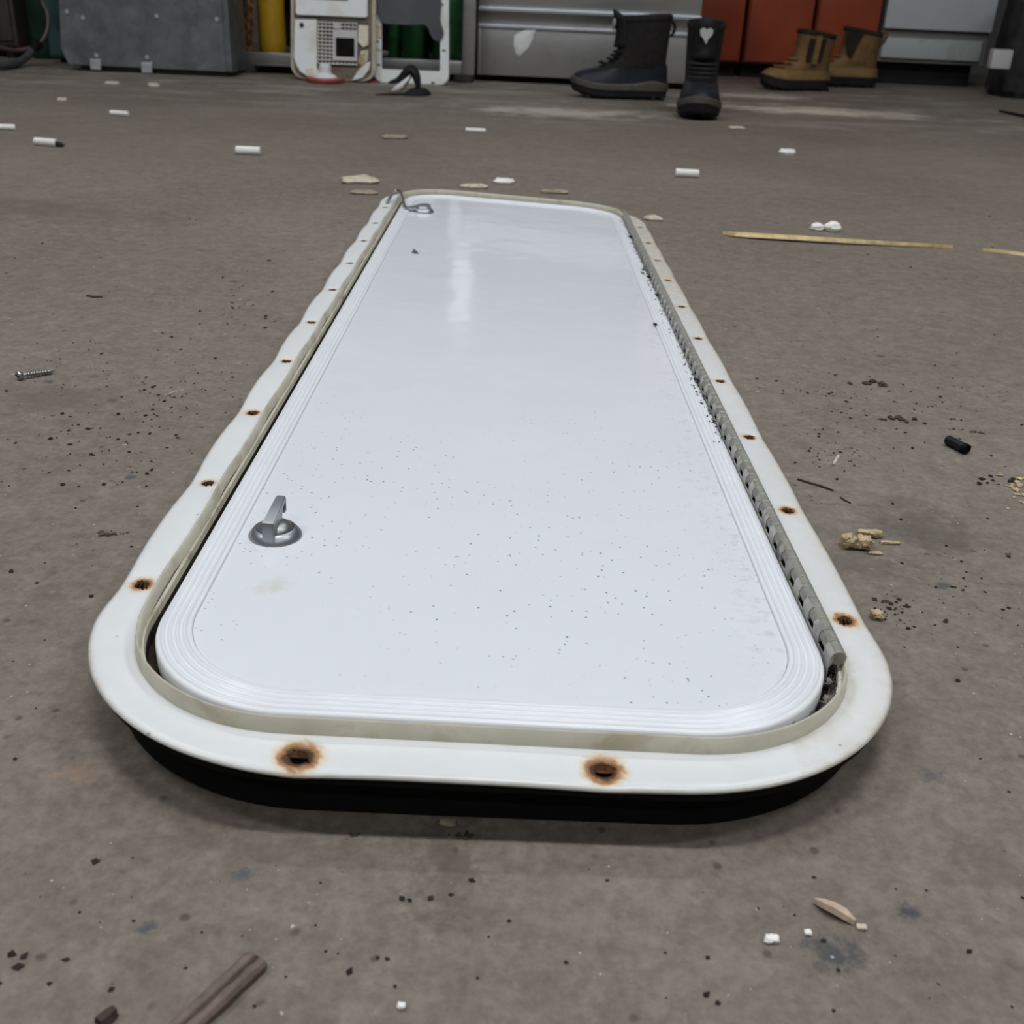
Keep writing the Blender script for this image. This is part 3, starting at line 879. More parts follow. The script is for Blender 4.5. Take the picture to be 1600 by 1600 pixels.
# stainless frame rack with gas cylinders inside
sy = 4.88
xa = A(366, 90, sy).x; xb = A(741, 112, sy).x; zr0 = 0.03; zr1 = 0.083
t = thing('stainless_rack', 'open stainless steel rack behind the white hatch frames', 'rack', ((xa + xb) / 2, sy, 0)); O = (t.location.x, sy, 0)
for (a, b_) in ((xa, xa + 0.042), (xb - 0.052, xb)):
    for yy in (sy, sy + 0.5):
        MB().bbox((a, yy, 0.03), (b_, yy + 0.045, 0.66), 0.004).build('post', 'stainless', t, off=O)
        cx = (a + b_) / 2 - (0.02 if a > -0.6 else -0.02)
        MB().lathe([(0.042, 0), (0.045, 0.006), (0.044, 0.03), (0.03, 0.034)], 20, (cx, yy + 0.03, 0)).build('foot', 'hose_grey', t, off=O)
for yy in (sy, sy + 0.5):
    MB().bbox((xa + 0.042, yy + 0.004, zr0), (xb - 0.052, yy + 0.042, zr1), 0.006).build('rail', 'stainless', t, off=O)
for zz in (0.55, 0.64):
    MB().bbox((xa + 0.01, sy + 0.02, zz), (xb - 0.01, sy + 0.52, zz + 0.02), 0.004).build('shelf', 'stainless', t, off=O)
MB().bbox((xa + 0.03, sy + 0.04, zr0 + 0.01), (xb - 0.03, sy + 0.5, zr0 + 0.03), 0.003).build('shelf', 'recess_brown', t, off=O)
MB().box((xa + 0.02, sy + 0.52, 0.05), (xb - 0.02, sy + 0.535, 0.64)).build('back_panel', 'black_plastic', t, off=O, smooth=False)

yp = A(418, 40, sy + 0.14)
t = thing('gas_cylinder', 'yellow cylinder inside the stainless rack, left of the hatch frames', 'cylinder', (yp.x, sy + 0.22, 0.06))
MB().lathe([(0.05, 0), (0.057, 0.012), (0.058, 0.05), (0.058, 0.36), (0.045, 0.41), (0.02, 0.43)], 26).build('shell', 'yellow_paint', t)
MB().lathe([(0.012, 0.43), (0.012, 0.46), (0.02, 0.46), (0.02, 0.475)], 12).build('valve', 'dull_metal', t)
for k, (px, lab, dd) in enumerate(((704, 'green cylinder in the rack showing right of the white open frame', 0.16), (650, 'green cylinder in the rack seen through the white open frame', 0.26), (617, 'leftmost dark green cylinder seen through the white open frame', 0.30))):
    q = A(px, 60, sy + dd)
    t = thing('gas_cylinder', lab, 'cylinder', (q.x, sy + dd, 0.06), 0, 'green cylinders in the rack')
    r_ = 0.075 if k == 0 else 0.06
    if k == 2:
        r_ = 0.03
    MB().lathe([(r_ * .9, 0), (r_, 0.012), (r_, 0.36), (r_ * .75, 0.41), (r_ * .3, 0.43)], 24).build('shell', 'green_paint', t)
    MB().lathe([(0.012, 0.43), (0.012, 0.46), (0.02, 0.46), (0.02, 0.475)], 12).build('valve', 'dull_metal', t)
# rusty chain hanging beside the yellow cylinder
t = None
chain_pts = [A(390, -20 + k * 9, sy + 0.08) for k in range(12)]
t = thing('chain', 'rusty brown chain hanging beside the yellow cylinder', 'chain', (chain_pts[5].x, chain_pts[5].y, 0.09)); O = tuple(t.location)
lk = None
for k, p in enumerate(chain_pts):
    if p.z < 0.085:
        continue
    ring = []
    nn = 14
    rot = Matrix.Rotation((k % 2) * PI / 2 * 0.8 + 0.3, 3, 'Z')
    pts = [p + rot @ Vector((0.015 * math.cos(2 * PI * i / nn), 0, 0.022 * math.sin(2 * PI * i / nn))) for i in range(nn + 1)]
    MB().tube(pts, 0.006, 6).build('link', 'rusty_iron', t, off=O)


# ---- white hatch frames leaning against the rack
def lean_frame(Yb, lean):
    """plane through the floor line Y = Yb tilted back by lean (dy per metre of height): photo point -> plane"""
    def P(x, y, d=0.0):
        dr = FW + RT * ((x - 800) / FPX) - UP * ((y - 800) / FPX)
        # CAMP + s*dr : Y - lean*Z = Yb
        s = (Yb + lean * CAMP.z) / (dr.y - lean * dr.z)
        nrm = Vector((0, -1, lean)).normalized()
        return CAMP + dr * s + nrm * d
    return P


def rpoly(x0, x1, y0, y1, r, corners=(1, 1, 1, 1), n=7):
    """rounded rectangle in photo points, y down; corners order tl,tr,br,bl"""
    out = []
    for (cx, cy, a0, on) in ((x0 + r, y0 + r, PI, corners[0]), (x1 - r, y0 + r, 1.5 * PI, corners[1]), (x1 - r, y1 - r, 0, corners[2]), (x0 + r, y1 - r, 0.5 * PI, corners[3])):
        if on:
            for i in range(n):
                a = a0 + 0.5 * PI * i / (n - 1); out.append((cx + r * math.cos(a), cy + r * math.sin(a)))
        else:
            out.append((cx + r * math.cos(a0 + PI / 4) * 1.41421, cy + r * math.sin(a0 + PI / 4) * 1.41421))
    return out


SL = 0.042    # the photo's tilt at the far side, so that edges run level in the room


def sh(pts, xc):
    return [(x, y + SL * (x - xc)) for x, y in pts]


NV = Vector((0, -1, 0.22)).normalized()
P = lean_frame(4.655, 0.22)
b0 = P(520, 128)
t = thing('hatch_frame', 'white appliance hatch with wire grille and black cutout leaning on the rack', 'hatch', (b0.x, 4.66, 0)); O = tuple(t.location)


def slab(pts, d0, d1, name, material, parent=t, PP=P, **k):
    mb = MB().prism([PP(x, y, d0) for x, y in pts], NV * (d1 - d0))
    return mb.build(name, material, parent, off=O, smooth=False, **k)


XC = 522
fr_o = slab(sh(rpoly(456, 588, -90, 126, 22), XC), 0, 0.018, 'edge_frame', 'hatch_edge')
slab(sh(rpoly(461, 582, -86, 124, 18), XC), 0.018, 0.021, 'recess_back', 'recess_brown')
upd = slab(sh(rpoly(465, 576, -84, 28, 4), XC), 0.021, 0.036, 'upper_door', 'hatch_white')
slab(sh(rpoly(489, 546, 0, 3.2, 1), XC), 0.036, 0.0385, 'finger_slot', 'recess_brown', upd)
slab(sh([(463, 35), (497, 34), (497, 110), (503, 114), (500, 123), (482, 122), (472, 116), (466, 107), (462, 95)], XC), 0.021, 0.030, 'lower_panel', 'hatch_white')
p = P(474, 40, 0.030)
slab(sh(rpoly(471, 477, 40, 47, 3), XC), 0.030, 0.036, 'bolt_hole', 'black_plastic')
slab(sh([(480, 112), (491, 110), (493, 124), (480, 122)], XC), 0.030, 0.032, 'stain_patch', 'hatch_stained')
slab(sh([(562, 40), (577, 40), (577, 70), (569, 74), (561, 66)], XC), 0.021, 0.032, 'side_block', 'hatch_stained')
slab(sh([(566, 80), (577, 78), (576, 95), (566, 104), (561, 96)], XC), 0.021, 0.031, 'side_block', 'hatch_stained')
slab(sh([(560, 112), (573, 98), (580, 96), (578, 108), (568, 121), (552, 126)], XC), 0.021, 0.028, 'corner_piece', 'hatch_white')
# wire grille
slab(sh([(497, 35), (561, 35), (561, 105), (497, 105)], XC), 0.0212, 0.0225, 'grille_back', 'hole_dark')
gr = MB()
for k in range(11):
    x = 499 + k * 6.0
    gr.add([], [])
    a, b_ = P(x, 36 + SL * (x - XC), 0.026), P(x, 103 + SL * (x - XC), 0.026)
    gr.tube([a, b_], 0.0032, 5)
for k in range(12):
    y = 38 + k * 5.8
    a, b_ = P(498, y + SL * (498 - XC), 0.029), P(559, y + SL * (559 - XC), 0.029)
    gr.tube([a, b_], 0.0032, 5)
gr.build('wire_grille', 'mesh_wire', t, off=O, kind='stuff', label='square wire mesh grille')
pl = slab(sh([(522, 49), (560, 49), (560, 96), (522, 96)], XC), 0.030, 0.034, 'cover_plate', 'plate_grey')
slab(sh([(527, 61), (556, 61), (556, 90), (527, 90)], XC), 0.034, 0.0355, 'square_opening', 'hole_dark', pl)
slab(sh([(523, 38), (534, 38), (534, 47), (523, 47)], XC), 0.030, 0.033, 'small_tab', 'plate_grey')

# red dish with white nozzle in front of the hatch
q = G(515, 126); 
t = thing('nozzle_cap', 'red round dish with a white cone nozzle below the wire grille', 'cap', (q.x, q.y - 0.095, 0)); 
MB().lathe([(0.066, 0), (0.074, 0.004), (0.076, 0.012), (0.073, 0.018), (0.066, 0.017), (0.06, 0.012)], 30).build('dish', 'red_plastic', t)
MB().lathe([(0.066, 0.013), (0.058, 0.0175), (0.044, 0.019), (0.040, 0.019)], 30).build('dish_floor', 'pink_plastic', t)
MB().lathe([(0.046, 0.019), (0.040, 0.028), (0.024, 0.036), (0.023, 0.062), (0.020, 0.064), (0.019, 0.07)], 24).build('nozzle', 'white_plastic', t)
q = G(580, 127)
t = MB().lathe([(0.05, 0), (0.055, 0.003), (0.052, 0.007), (0.02, 0.006)], 24).build('flat_lid', 'red_plastic')
t.location = (q.x, q.y - 0.02, 0.0); tag(t, 'flat red lid on the floor between the two white frames', 'lid')

# open white rounded frame
P2 = lean_frame(4.70, 0.16); NV = Vector((0, -1, 0.16)).normalized()
b0 = P2(640, 131)
t = thing('window_frame_ring', 'empty white rounded frame leaning on the rack right of the grille hatch', 'frame', (b0.x, 4.70, 0)); O = tuple(t.location)
XC = 640
ro = sh(rpoly(584, 702, -95, 132, 16, n=9), XC); ri = sh(rpoly(597, 688, -82, 110, 3, n=9), XC)
mb = MB(); rs = []
for ring, d in ((ro, 0.0), (ro, 0.010), ([(a[0] * 0.93 + b_[0] * 0.07, a[1] * 0.93 + b_[1] * 0.07) for a, b_ in zip(ro, ri)], 0.014), (ri, 0.014), (ri, 0.0)):
    rs.append([P2(x, y, d) for x, y in ring])
rs.append(rs[0])
mb.rings(rs).build('ring', 'hatch_white', t, off=O, ang=25)
for (x0_, y0_, x1_, y1_) in ((584, 40, 597, 62), (585, 75, 596, 82)):
    mb = MB().prism([P2(x, y, 0.0142) for x, y in sh([(x0_, y0_), (x1_, y0_ + 2), (x1_ + 0.5, y1_), (x0_ + 2, y1_ - 1)], XC)], NV * 0.003)
    mb.build('stain_patch', 'hatch_stained', t, off=O, smooth=False)
for (xx, yy) in ((590, 68), (592, 104), (677, 128), (694, 77), (691, 6)):
    MB().prism([P2(x, y + SL * (x - XC), 0.0142) for x, y in rpoly(xx - 3, xx + 3, yy - 1.3, yy + 1.3, 1.2, n=4)], NV * 0.002).build('screw_mark', 'recess_brown', t, off=O, smooth=False)
# grey sheet draped in the frame
sheet = [(589, -60), (590, 20), (596, 36), (604, 39), (640, 40), (664, 39), (670, 44), (673, 54), (678, 62), (685, 65.5), (691, 61), (694, 53), (693, 45), (690, 38), (688.5, 30), (690, 10), (690, -60)]
mb = MB().prism([P2(x, y + SL * (x - XC) * 0.3, 0.018) for x, y in sheet], NV * 0.006)
o = mb.build('plastic_sheet', 'sheet_grey', None, smooth=False, off=(b0.x, 4.70, 0)); o.location = (b0.x, 4.70, 0)
tag(o, 'dark grey sheet with a rounded lobe covering the top of the white frame', 'sheet')

# black and white crumpled strap on the floor
q = G(640, 148)
t = thing('crumpled_strap', 'small black and white crumpled strap on the floor before the white frame', 'strap', (q.x, q.y, 0)); O = (q.x, q.y, 0)
yq = q.y


def B(px, py, dy=0.0):
    p = A(px, py, yq + dy); return Vector((p.x, p.y, max(p.z, 0.004)))


def band(path, wid, thick):
    rs = []
    for (p, wv) in path:
        rs.append([p + Vector((0, -wv, 0)), p + Vector((0, wv, 0)), p + Vector((0, wv, thick)), p + Vector((0, -wv, thick))])
    return MB().rings(rs, True, True, True)


path = smooth_path([B(608, 129), B(622, 125), B(632, 117), B(641, 109), B(648, 114), B(652, 126), B(653, 140), B(648, 149)], 5)
rs = []
for i, p in enumerate(path):
    f = i / (len(path) - 1); wv = 0.012 + 0.035 * f; th = 0.004 + 0.014 * math.sin(PI * min(1, f * 1.1))
    d_ = (path[min(i + 1, len(path) - 1)] - path[max(i - 1, 0)]).normalized(); nn_ = Vector((-d_.z, 0, d_.x))
    rs.append([p + Vector((0, wv * math.cos(a), 0)) + nn_ * th * math.sin(a) for a in [2 * PI * j / 10 for j in range(10)]])
for r_ in rs:
    for p in r_:
        p.z = max(p.z, 0.003)
MB().rings(rs, True, True, True).build('black_strap', 'boot_black', t, off=O)
rs = []
for (px, py, rr_) in ((612, 141, .004), (617, 138, .014), (625, 135, .022), (633, 130, .026), (640, 122, .022), (644, 116, .008)):
    c = B(px, py); rs.append([(c.x + 0.25 * rr_ * math.sin(a), c.y + rr_ * 1.1 * math.cos(a), max(0.003, c.z + rr_ * math.sin(a) * 0.9)) for a in [2 * PI * j / 12 for j in range(12)]])
MB().rings(rs, True, True, True).build('white_pad', 'white_plastic', t, off=O)
rs = []
for (px, wv, hz) in ((632, .02, .006), (642, .035, .022), (654, .045, .026), (664, .04, .022), (670, .025, .014), (673, .008, .006)):
    c = G(px, 149); rs.append([(c.x, c.y + wv * math.cos(a), 0.003 + hz * max(0, math.sin(a))) for a in [PI * j / 9 for j in range(10)]])
MB().rings(rs, True, True, True).build('black_tongue', 'sole_black', t, off=O)
rs = []
for (px, wv, hz) in ((587, .006, .003), (600, .012, .005), (620, .014, .005), (640, .012, .004)):
    c = G(px, 149); rs.append([(c.x, c.y + wv * math.cos(a), 0.002 + hz * max(0, math.sin(a))) for a in [PI * j / 5 for j in range(6)]])
MB().rings(rs, True, True, True).build('strap_tail', 'boot_black', t, off=O)

# stainless drawer unit
dy_ = 5.0
xl = A(743, 70, dy_).x + 0.006; xr = A(1093, 60, dy_).x
t = thing('drawer_unit', 'wide stainless steel drawer unit behind the black boots', 'cabinet', ((xl + xr) / 2, dy_, 0)); O = (t.location.x, dy_, 0)
zt = A(743, 9, dy_).z; zl = A(745, 37, dy_).z
MB().bbox((xl, dy_ + 0.03, 0.03), (xr, dy_ + 0.6, 0.70), 0.004).build('body', 'stainless', t, off=O)
dr = MB().bbox((xl + 0.003, dy_, 0.026), (xr - 0.003, dy_ + 0.03, zl), 0.005).build('drawer_front', 'stainless', t, off=O)
MB().bbox((xl + 0.003, dy_ - 0.012, zl - 0.012), (xr - 0.003, dy_ + 0.01, zl + 0.002), 0.004).build('drawer_flange', 'bright_steel', dr, off=O)
MB().bbox((xl + 0.003, dy_ - 0.004, 0.026), (xl + 0.016, dy_ + 0.01, zl - 0.012), 0.003).build('drawer_side_flange', 'stainless', dr, off=O)
d2 = MB().bbox((xl + 0.003, dy_, zt), (xr - 0.003, dy_ + 0.03, 0.48), 0.005).build('drawer_front', 'stainless', t, off=O)
MB().bbox((xl + 0.003, dy_ - 0.022, zt - 0.016), (xr - 0.003, dy_ + 0.012, zt), 0.005).build('drawer_lip', 'bright_steel', d2, off=O)
MB().bbox((xl + 0.003, dy_, 0.49), (xr - 0.003, dy_ + 0.03, 0.69), 0.005).build('drawer_front', 'stainless', t, off=O)
for s in (xl + 0.05, xr - 0.05):
    for yy in (dy_ + 0.08, dy_ + 0.55):
        MB().lathe([(0.025, 0), (0.025, 0.03)], 12, (s, yy, 0)).build('foot', 'black_plastic', t, off=O)
p = A(912, 96, dy_ - 0.001)
MB().lathe([(0.006, 0), (0.006, 0.003), (0.001, 0.004)], 10, (0, 0, 0), 'y').build('rivet', 'dull_metal', dr).location = (p.x - O[0], -0.003, p.z)
# white light reflection on the drawer, built as a raised patch
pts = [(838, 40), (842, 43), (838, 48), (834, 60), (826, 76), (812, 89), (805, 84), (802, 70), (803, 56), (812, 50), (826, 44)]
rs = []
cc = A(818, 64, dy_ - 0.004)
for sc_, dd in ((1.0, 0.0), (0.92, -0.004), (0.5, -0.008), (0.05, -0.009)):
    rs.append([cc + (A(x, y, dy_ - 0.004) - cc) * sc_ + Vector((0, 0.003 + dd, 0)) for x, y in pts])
o = MB().rings(rs, True, True, True).build('highlight_patch', 'white_plastic', None, off=(cc.x, cc.y, cc.z)); o.location = cc
tag(o, 'leaf-shaped white highlight, built as a raised patch on the stainless drawer front', 'scrap')

# orange lockers: three units
oy = 5.95
ob = 0.0
edges = [(1060, 1160), (1166, 1267), (1273, 1371)]
labs = ['orange red metal locker directly behind the upright black boot', 'orange red metal locker left of the tan boots, second of three', 'orange red metal locker behind the tan boots next to the white appliance']
zb = A(1215, 98, oy).z
for (x0_, x1_), lab in zip(edges, labs):
    xa_ = A(x0_, 60, oy).x; xb_ = A(x1_, 60, oy).x; xm = (xa_ + xb_) / 2; hw = (xb_ - xa_) / 2
    t = thing('locker', lab, 'locker', (xm, oy, 0), 0, 'orange lockers')
    MB().bbox((-hw, 0.02, zb - 0.01), (hw, 0.5, 1.6), 0.004).build('body', 'orange_paint', t)
    d_ = MB().bbox((-hw + 0.004, 0, zb), (hw - 0.004, 0.02, 1.59), 0.006).build('door', 'orange_paint', t)
    MB().bbox((hw - 0.05, -0.02, 0.85), (hw - 0.03, 0, 1.0), 0.004).build('handle', 'dull_metal', d_)
    MB().box((-hw + 0.01, 0.10, 0), (hw - 0.01, 0.48, zb - 0.01)).build('plinth', 'black_plastic', t, smooth=False)

# white appliance
ay = 5.95
xa_ = A(1374, 60, ay).x + 0.015; xb_ = A(1548, 60, ay).x; zk0 = A(1450, 93, ay).z; zk1 = A(1450, 61, ay).z; zp = A(1450, 47, ay).z
t = thing('appliance', 'white kitchen appliance with kick panel right of the orange lockers', 'appliance', ((xa_ + xb_) / 2, ay, 0), 0.0); hw = (xb_ - xa_) / 2
MB().bbox((-hw, 0.03, zk0 - 0.02), (hw, 0.6, 0.95), 0.005).build('body', 'appliance_side', t)
MB().bbox((-hw, 0, zp), (hw, 0.03, 0.94), 0.008).build('door', 'appliance_white', t)
MB().bbox((-hw + 0.01, 0.012, zk0), (hw - 0.03, 0.03, zk1), 0.004).build('kick_panel', 'appliance_kick', t)
MB().box((-hw + 0.03, 0.10, 0), (hw - 0.03, 0.57, zk0 - 0.02)).build('plinth', 'black_plastic', t, smooth=False)

# grey bag at the far right with black strap and a white block
gy_ = 5.35
bl = A(1572, 110, gy_)
t = thing('cloth_bag', 'dark grey slumped cloth bag at the far right edge', 'bag', (bl.x + 0.24, gy_ + 0.17, 0))
rs = []
for (z, sx, sy_, ox) in ((0.0, .20, .13, 0), (0.03, .225, .15, 0), (0.12, .23, .16, .005), (0.25, .235, .15, .01), (0.40, .225, .13, .02), (0.52, .19, .10, .03), (0.58, .12, .05, .03), (0.60, .02, .01, .03)):
    ring = []
    for j in range(32):
        a = 2 * PI * j / 32; k = 1 + 0.05 * math.sin(5 * a + z * 20) + 0.03 * math.sin(11 * a - z * 33)
        ring.append((ox + sx * k * math.copysign(abs(math.cos(a)) ** 0.6, math.cos(a)), sy_ * k * math.copysign(abs(math.sin(a)) ** 0.6, math.sin(a)), z))
    rs.append(ring)
MB().rings(rs, True, True, True).build('sack', 'bag_grey', t)
O = tuple(t.location)
sp = [A(1583, -30, gy_ - 0.06), A(1580, 5, gy_ - 0.06), A(1572, 32, gy_ - 0.06), A(1566, 58, gy_ - 0.06), A(1563, 80, gy_ - 0.05)]
rs = []
for p in smooth_path(sp, 5):
    rs.append([p + Vector((-0.016, 0, 0)), p + Vector((0.016, 0, 0)), p + Vector((0.016, 0.005, 0)), p + Vector((-0.016, 0.005, 0))])
MB().rings(rs, True, True, True).build('strap', 'tape_black', t, off=O)
q = A(1561, 92, gy_ - 0.05)
MB().bbox((q.x - 0.045, gy_ - 0.085, q.z - 0.040), (q.x + 0.045, gy_ - 0.035, q.z + 0.040), 0.008).build('strap_block', 'plate_grey', t, off=O, label='light grey block at the end of the strap')
q0, q1 = G(1556, 146), G(1625, 150)
o = MB().tube(smooth_path([Vector((0, 0, .02)), Vector((0.08, 0.02, .035)), Vector((0.16, 0, .03)), Vector((0.26, -0.02, .02))]), [0.012] * 6 + [0.022] * 8 + [0.018] * 5, 10).build('folded_strap', 'boot_cloth'); o.location = q0 + Vector((-0.02, -0.10, 0))
tag(o, 'dark folded strap on the floor in front of the grey bag', 'strap')
q0 = G(1562, 173, 0.006); q1 = G(1640, 190, 0.006)
o = MB().tube([(0, 0, 0), (q1 - q0) * 0.3, q1 - q0], [0.004, 0.006, 0.006], 8).build('rod', 'black_plastic'); o.location = q0
tag(o, 'thin black rod on the floor at the right edge', 'rod')


# ------------------------------------------------------------------ boots
def boot(name, label, group, loc, rz, S, kind, gape=False):
    """toe along +x; S = length"""
    t = thing(name, label, 'boot', loc, rz, group)
    black = kind == 'black'
    H = 0.74 * S if black else 0.66 * S
    hb = 0.12 * S           # sole height at heel

    def outline(z, grow=0.0):
        """(x heel, x toe, half width toe, half width heel)"""
        f = z / S
        pts = [(0.06, -0.46, 0.50, 0.185, 0.150), (0.13, -0.47, 0.500, 0.190, 0.150), (0.19, -0.465, 0.470, 0.178, 0.146), (0.24, -0.455, 0.40, 0.160, 0.145), (0.29, -0.445, 0.27, 0.150, 0.145),
               (0.34, -0.44, 0.15, 0.148, 0.148), (0.40, -0.44, 0.085, 0.150, 0.152), (0.50, -0.445, 0.055, 0.156, 0.158), (0.62, -0.455, 0.045, 0.162, 0.164), (0.80, -0.46, 0.055, 0.168, 0.170)]
        for a, b_ in zip(pts, pts[1:]):
            if f <= b_[0]:
                k = max(0, (f - a[0]) / (b_[0] - a[0])); return [(a[i] + (b_[i] - a[i]) * k) * S for i in range(1, 5)]
        return [x * S for x in pts[-1][1:]]

    def ring(z, grow=0.0, zf=None, n=36, tilt=0.0):
        xh, xt, wt, wh = outline(z); out = []
        xh -= grow; xt += grow; wt += grow; wh += grow
        for j in range(n):
            a = 2 * PI * j / n; c, s = math.cos(a), math.sin(a)
            m_ = (xh + xt) / 2; hl = (xt - xh) / 2
            x = m_ + hl * math.copysign(abs(c) ** 0.75, c)
            fx = (x - xh) / (xt - xh); wd = wh + (wt - wh) * min(1, max(0, (fx - 0.2) / 0.5))
            if z < 0.3 * S:
                wd *= 1 - 0.12 * math.exp(-((fx - 0.42) / 0.15) ** 2)
            y = wd * math.copysign(abs(s) ** 0.8, s)
            zz = z + tilt * (x - m_)
            if zf:
                zz += zf(x)
            out.append((x, y, zz))
        return out

    toe = lambda x: 0.055 * S * max(0, (x / S - 0.18) / 0.32) ** 2
    # sole
    so = MB().rings([ring(0.0 + 0.005, -0.004, toe), ring(0.012, 0.004, toe), ring(0.035 if black else 0.045, 0.006, toe), ring(0.036 if black else 0.046, -0.004, toe)], True, True, True)
    so = so.build('sole', 'sole_black', t)
    lug = MB()
    for k in range(9):
        x = (-0.42 + 0.1 * k) * S
        if abs(x + 0.12 * S) < 0.05 * S:
            continue
        for s in (-1, 1):
            z_ = toe(x); lug.bbox((x - 0.016 * S, s * 0.085 * S - 0.05 * S, z_), (x + 0.022 * S, s * 0.085 * S + 0.05 * S, z_ + 0.016), 0.002)
    lug.build('tread', 'sole_black', so, kind='stuff')
    if black:
        ms = MB().rings([ring(0.030, 0.003, toe), ring(0.034, 0.009, toe), ring(0.050, 0.009, lambda x: toe(x) + 0.014 * math.exp(-((x / S + 0.30) / 0.14) ** 2)), ring(0.056, 0.004, lambda x: toe(x) + 0.014 * math.exp(-((x / S + 0.30) / 0.14) ** 2))])
        ms.build('midsole', 'midsole_grey', t, label='grey midsole band')
        z0_ = 0.045
    else:
        MB().rings([ring(0.044, 0.004, toe), ring(0.047, 0.008, toe), ring(0.053, 0.007, toe), ring(0.055, 0.001, toe)]).build('welt', 'boot_tan', t)
        z0_ = 0.05
    # upper: one skin from the welt to the collar, folding inside
    levels = [z0_ + (H - z0_) * k / 22 for k in range(23)]
    tl = (0.10 if black else 0.22)
    rs = []
    for k, z in enumerate(levels):
        f = max(0, (z / S - 0.42) / 0.4)
        rs.append(ring(z, 0.0, (lambda x: toe(x) * max(0, 1 - (z - z0_) / (0.25 * S))) if k < 12 else None, tilt=-tl * min(1, f) * (1 if black else -1) * (1 if black else 1)))
    up = MB().rings(rs).build('upper', 'boot_cloth' if black else 'boot_tan', t, ang=60)
    top = rs[-1]
    cx = sum(p[0] for p in top) / len(top)

    def shr(r_, k, dz):
        return [(cx + (p[0] - cx) * k, p[1] * k, p[2] + dz) for p in r_]
    MB().rings([shr(top, 1.0, -0.004), shr(top, 1.05, 0.002), shr(top, 1.04, 0.012), shr(top, 0.97, 0.018), shr(top, 0.88, 0.012), shr(top, 0.84, -0.01), shr(top, 0.80, -0.10), shr(top, 0.5, -0.14)], True, False, True).build('collar', 'boot_cloth' if black else 'boot_lining', t)
    # overlays
    if black:
        rs2 = []
        for k, z in enumerate([z0_ + 0.004 + 0.012 * q for q in range(6)]):
            rs2.append(ring(z, 0.003, lambda x: toe(x) * 0.9 + 0.02 * math.exp(-((x / S + 0.42) / 0.10) ** 2) * (q_ := 1) * (1 if z > 0.08 else 0)))
        rs2.append([(p[0], p[1] * 0.97, p[2] + 0.001) for p in ring(z0_ + 0.066, -0.002, lambda x: toe(x) * 0.8)])
        MB().rings(rs2).build('rand', 'boot_blue', t, label='smooth dark blue rubber rand')
        # stitched bumper over the toe
        for k in range(4):
            z = 0.31 * S + k * 0.035 * S
            xh, xt, wt, wh = outline(z)
            pts = [(xt + 0.006 - 0.05 * S * abs(s) ** 2, s * wt * 0.85, z + 0.01) for s in [-1 + i / 4 for i in range(9)]]
            MB().tube(pts, 0.0045, 6).build('lace', 'boot_black', t)
        MB().tube(smooth_path([Vector((0.06 * S, -0.02, 0.60 * S)), Vector((0.095 * S, -0.015, 0.70 * S)), Vector((0.07 * S, 0.0, 0.77 * S)), Vector((0.10 * S, 0.01, 0.68 * S))]), 0.006, 6).build('lace_loop', 'boot_black', t)
        MB().tube(smooth_path([Vector((-0.47 * S, 0, 0.60 * S)), Vector((-0.50 * S, 0, 0.66 * S)), Vector((-0.49 * S, 0, 0.72 * S)), Vector((-0.45 * S, 0, 0.74 * S))]), 0.006, 6).build('pull_tab', 'boot_black', t)
        # tongue
        rs3 = []
        for k in range(8):
            z = 0.48 * S + k * 0.042 * S; xh, xt, wt, wh = outline(z)
            rs3.append([(xt + 0.010 - 0.03 * s * s + (0.02 * S * max(0, k - 5)), s * wt * 0.62, z + (0.02 if k == 7 else 0) * (1 - s * s)) for s in [-1 + i / 4 for i in range(9)]])
        tg = MB().rings(rs3, False).build('tongue', 'boot_black', t)
        tg.modifiers.new('thickness', 'SOLIDIFY').thickness = 0.008
        # white emblem on the tongue
        xh, xt, wt, wh = outline(0.70 * S)
        em = [(-0.022, 0.016), (-0.012, 0.024), (0, 0.019), (0.012, 0.024), (0.022, 0.016), (0.019, 0.002), (0.008, -0.010), (0.002, -0.026), (-0.006, -0.012), (-0.018, 0.0)]
        MB().prism([(xt + 0.023, y, 0.68 * S + z) for y, z in em], (0.006, 0, 0)).build('emblem', 'logo_white', t, smooth=False, label='white heart-like emblem on the tongue')
    else:
        # quarter overlay, heel strap, lace stays with dark slots, toe cap
        rs2 = [ring(z0_ + 0.003 + 0.011 * q, 0.004, lambda x: toe(x) * 0.9) for q in range(4)]
        MB().rings(rs2).build('foxing', 'boot_tan_light', t, label='lighter tan lower band')
        for s in ((-1,) if gape else (-1, 1)):
            for k in range(2):
                a0_ = (-0.20 + 0.16 * k) * S
                pts = []
                rs4 = []
                for q in range(7):
                    z = (0.36 + 0.045 * q) * S; xh, xt, wt, wh = outline(z)
                    y = s * (wh + 0.003) * 0.97
                    xx = a0_ - 0.02 * S * (q / 6)
                    rs4.append([(xx - 0.03 * S, y - s * 0.012, z), (xx - 0.03 * S, y + s * 0.004, z), (xx + 0.03 * S, y + s * 0.004, z), (xx + 0.03 * S, y - s * 0.012, z)])
                MB().rings(rs4, True, True, True).build('dark_inset', 'boot_lining', t)
            rs4 = []
            for q in range(9):
                z = (0.33 + 0.042 * q) * S; xh, xt, wt, wh = outline(z); y = s * (wh + 0.004)
                xx = -0.12 * S - 0.02 * S * q / 8
                rs4.append([(xx - 0.035 * S, y - s * 0.012, z), (xx - 0.035 * S, y + s * 0.006, z), (xx + 0.035 * S, y + s * 0.006, z), (xx + 0.035 * S, y - s * 0.012, z)])
            MB().rings(rs4, True, True, True).build('pull_strap', 'boot_tan_light', t)
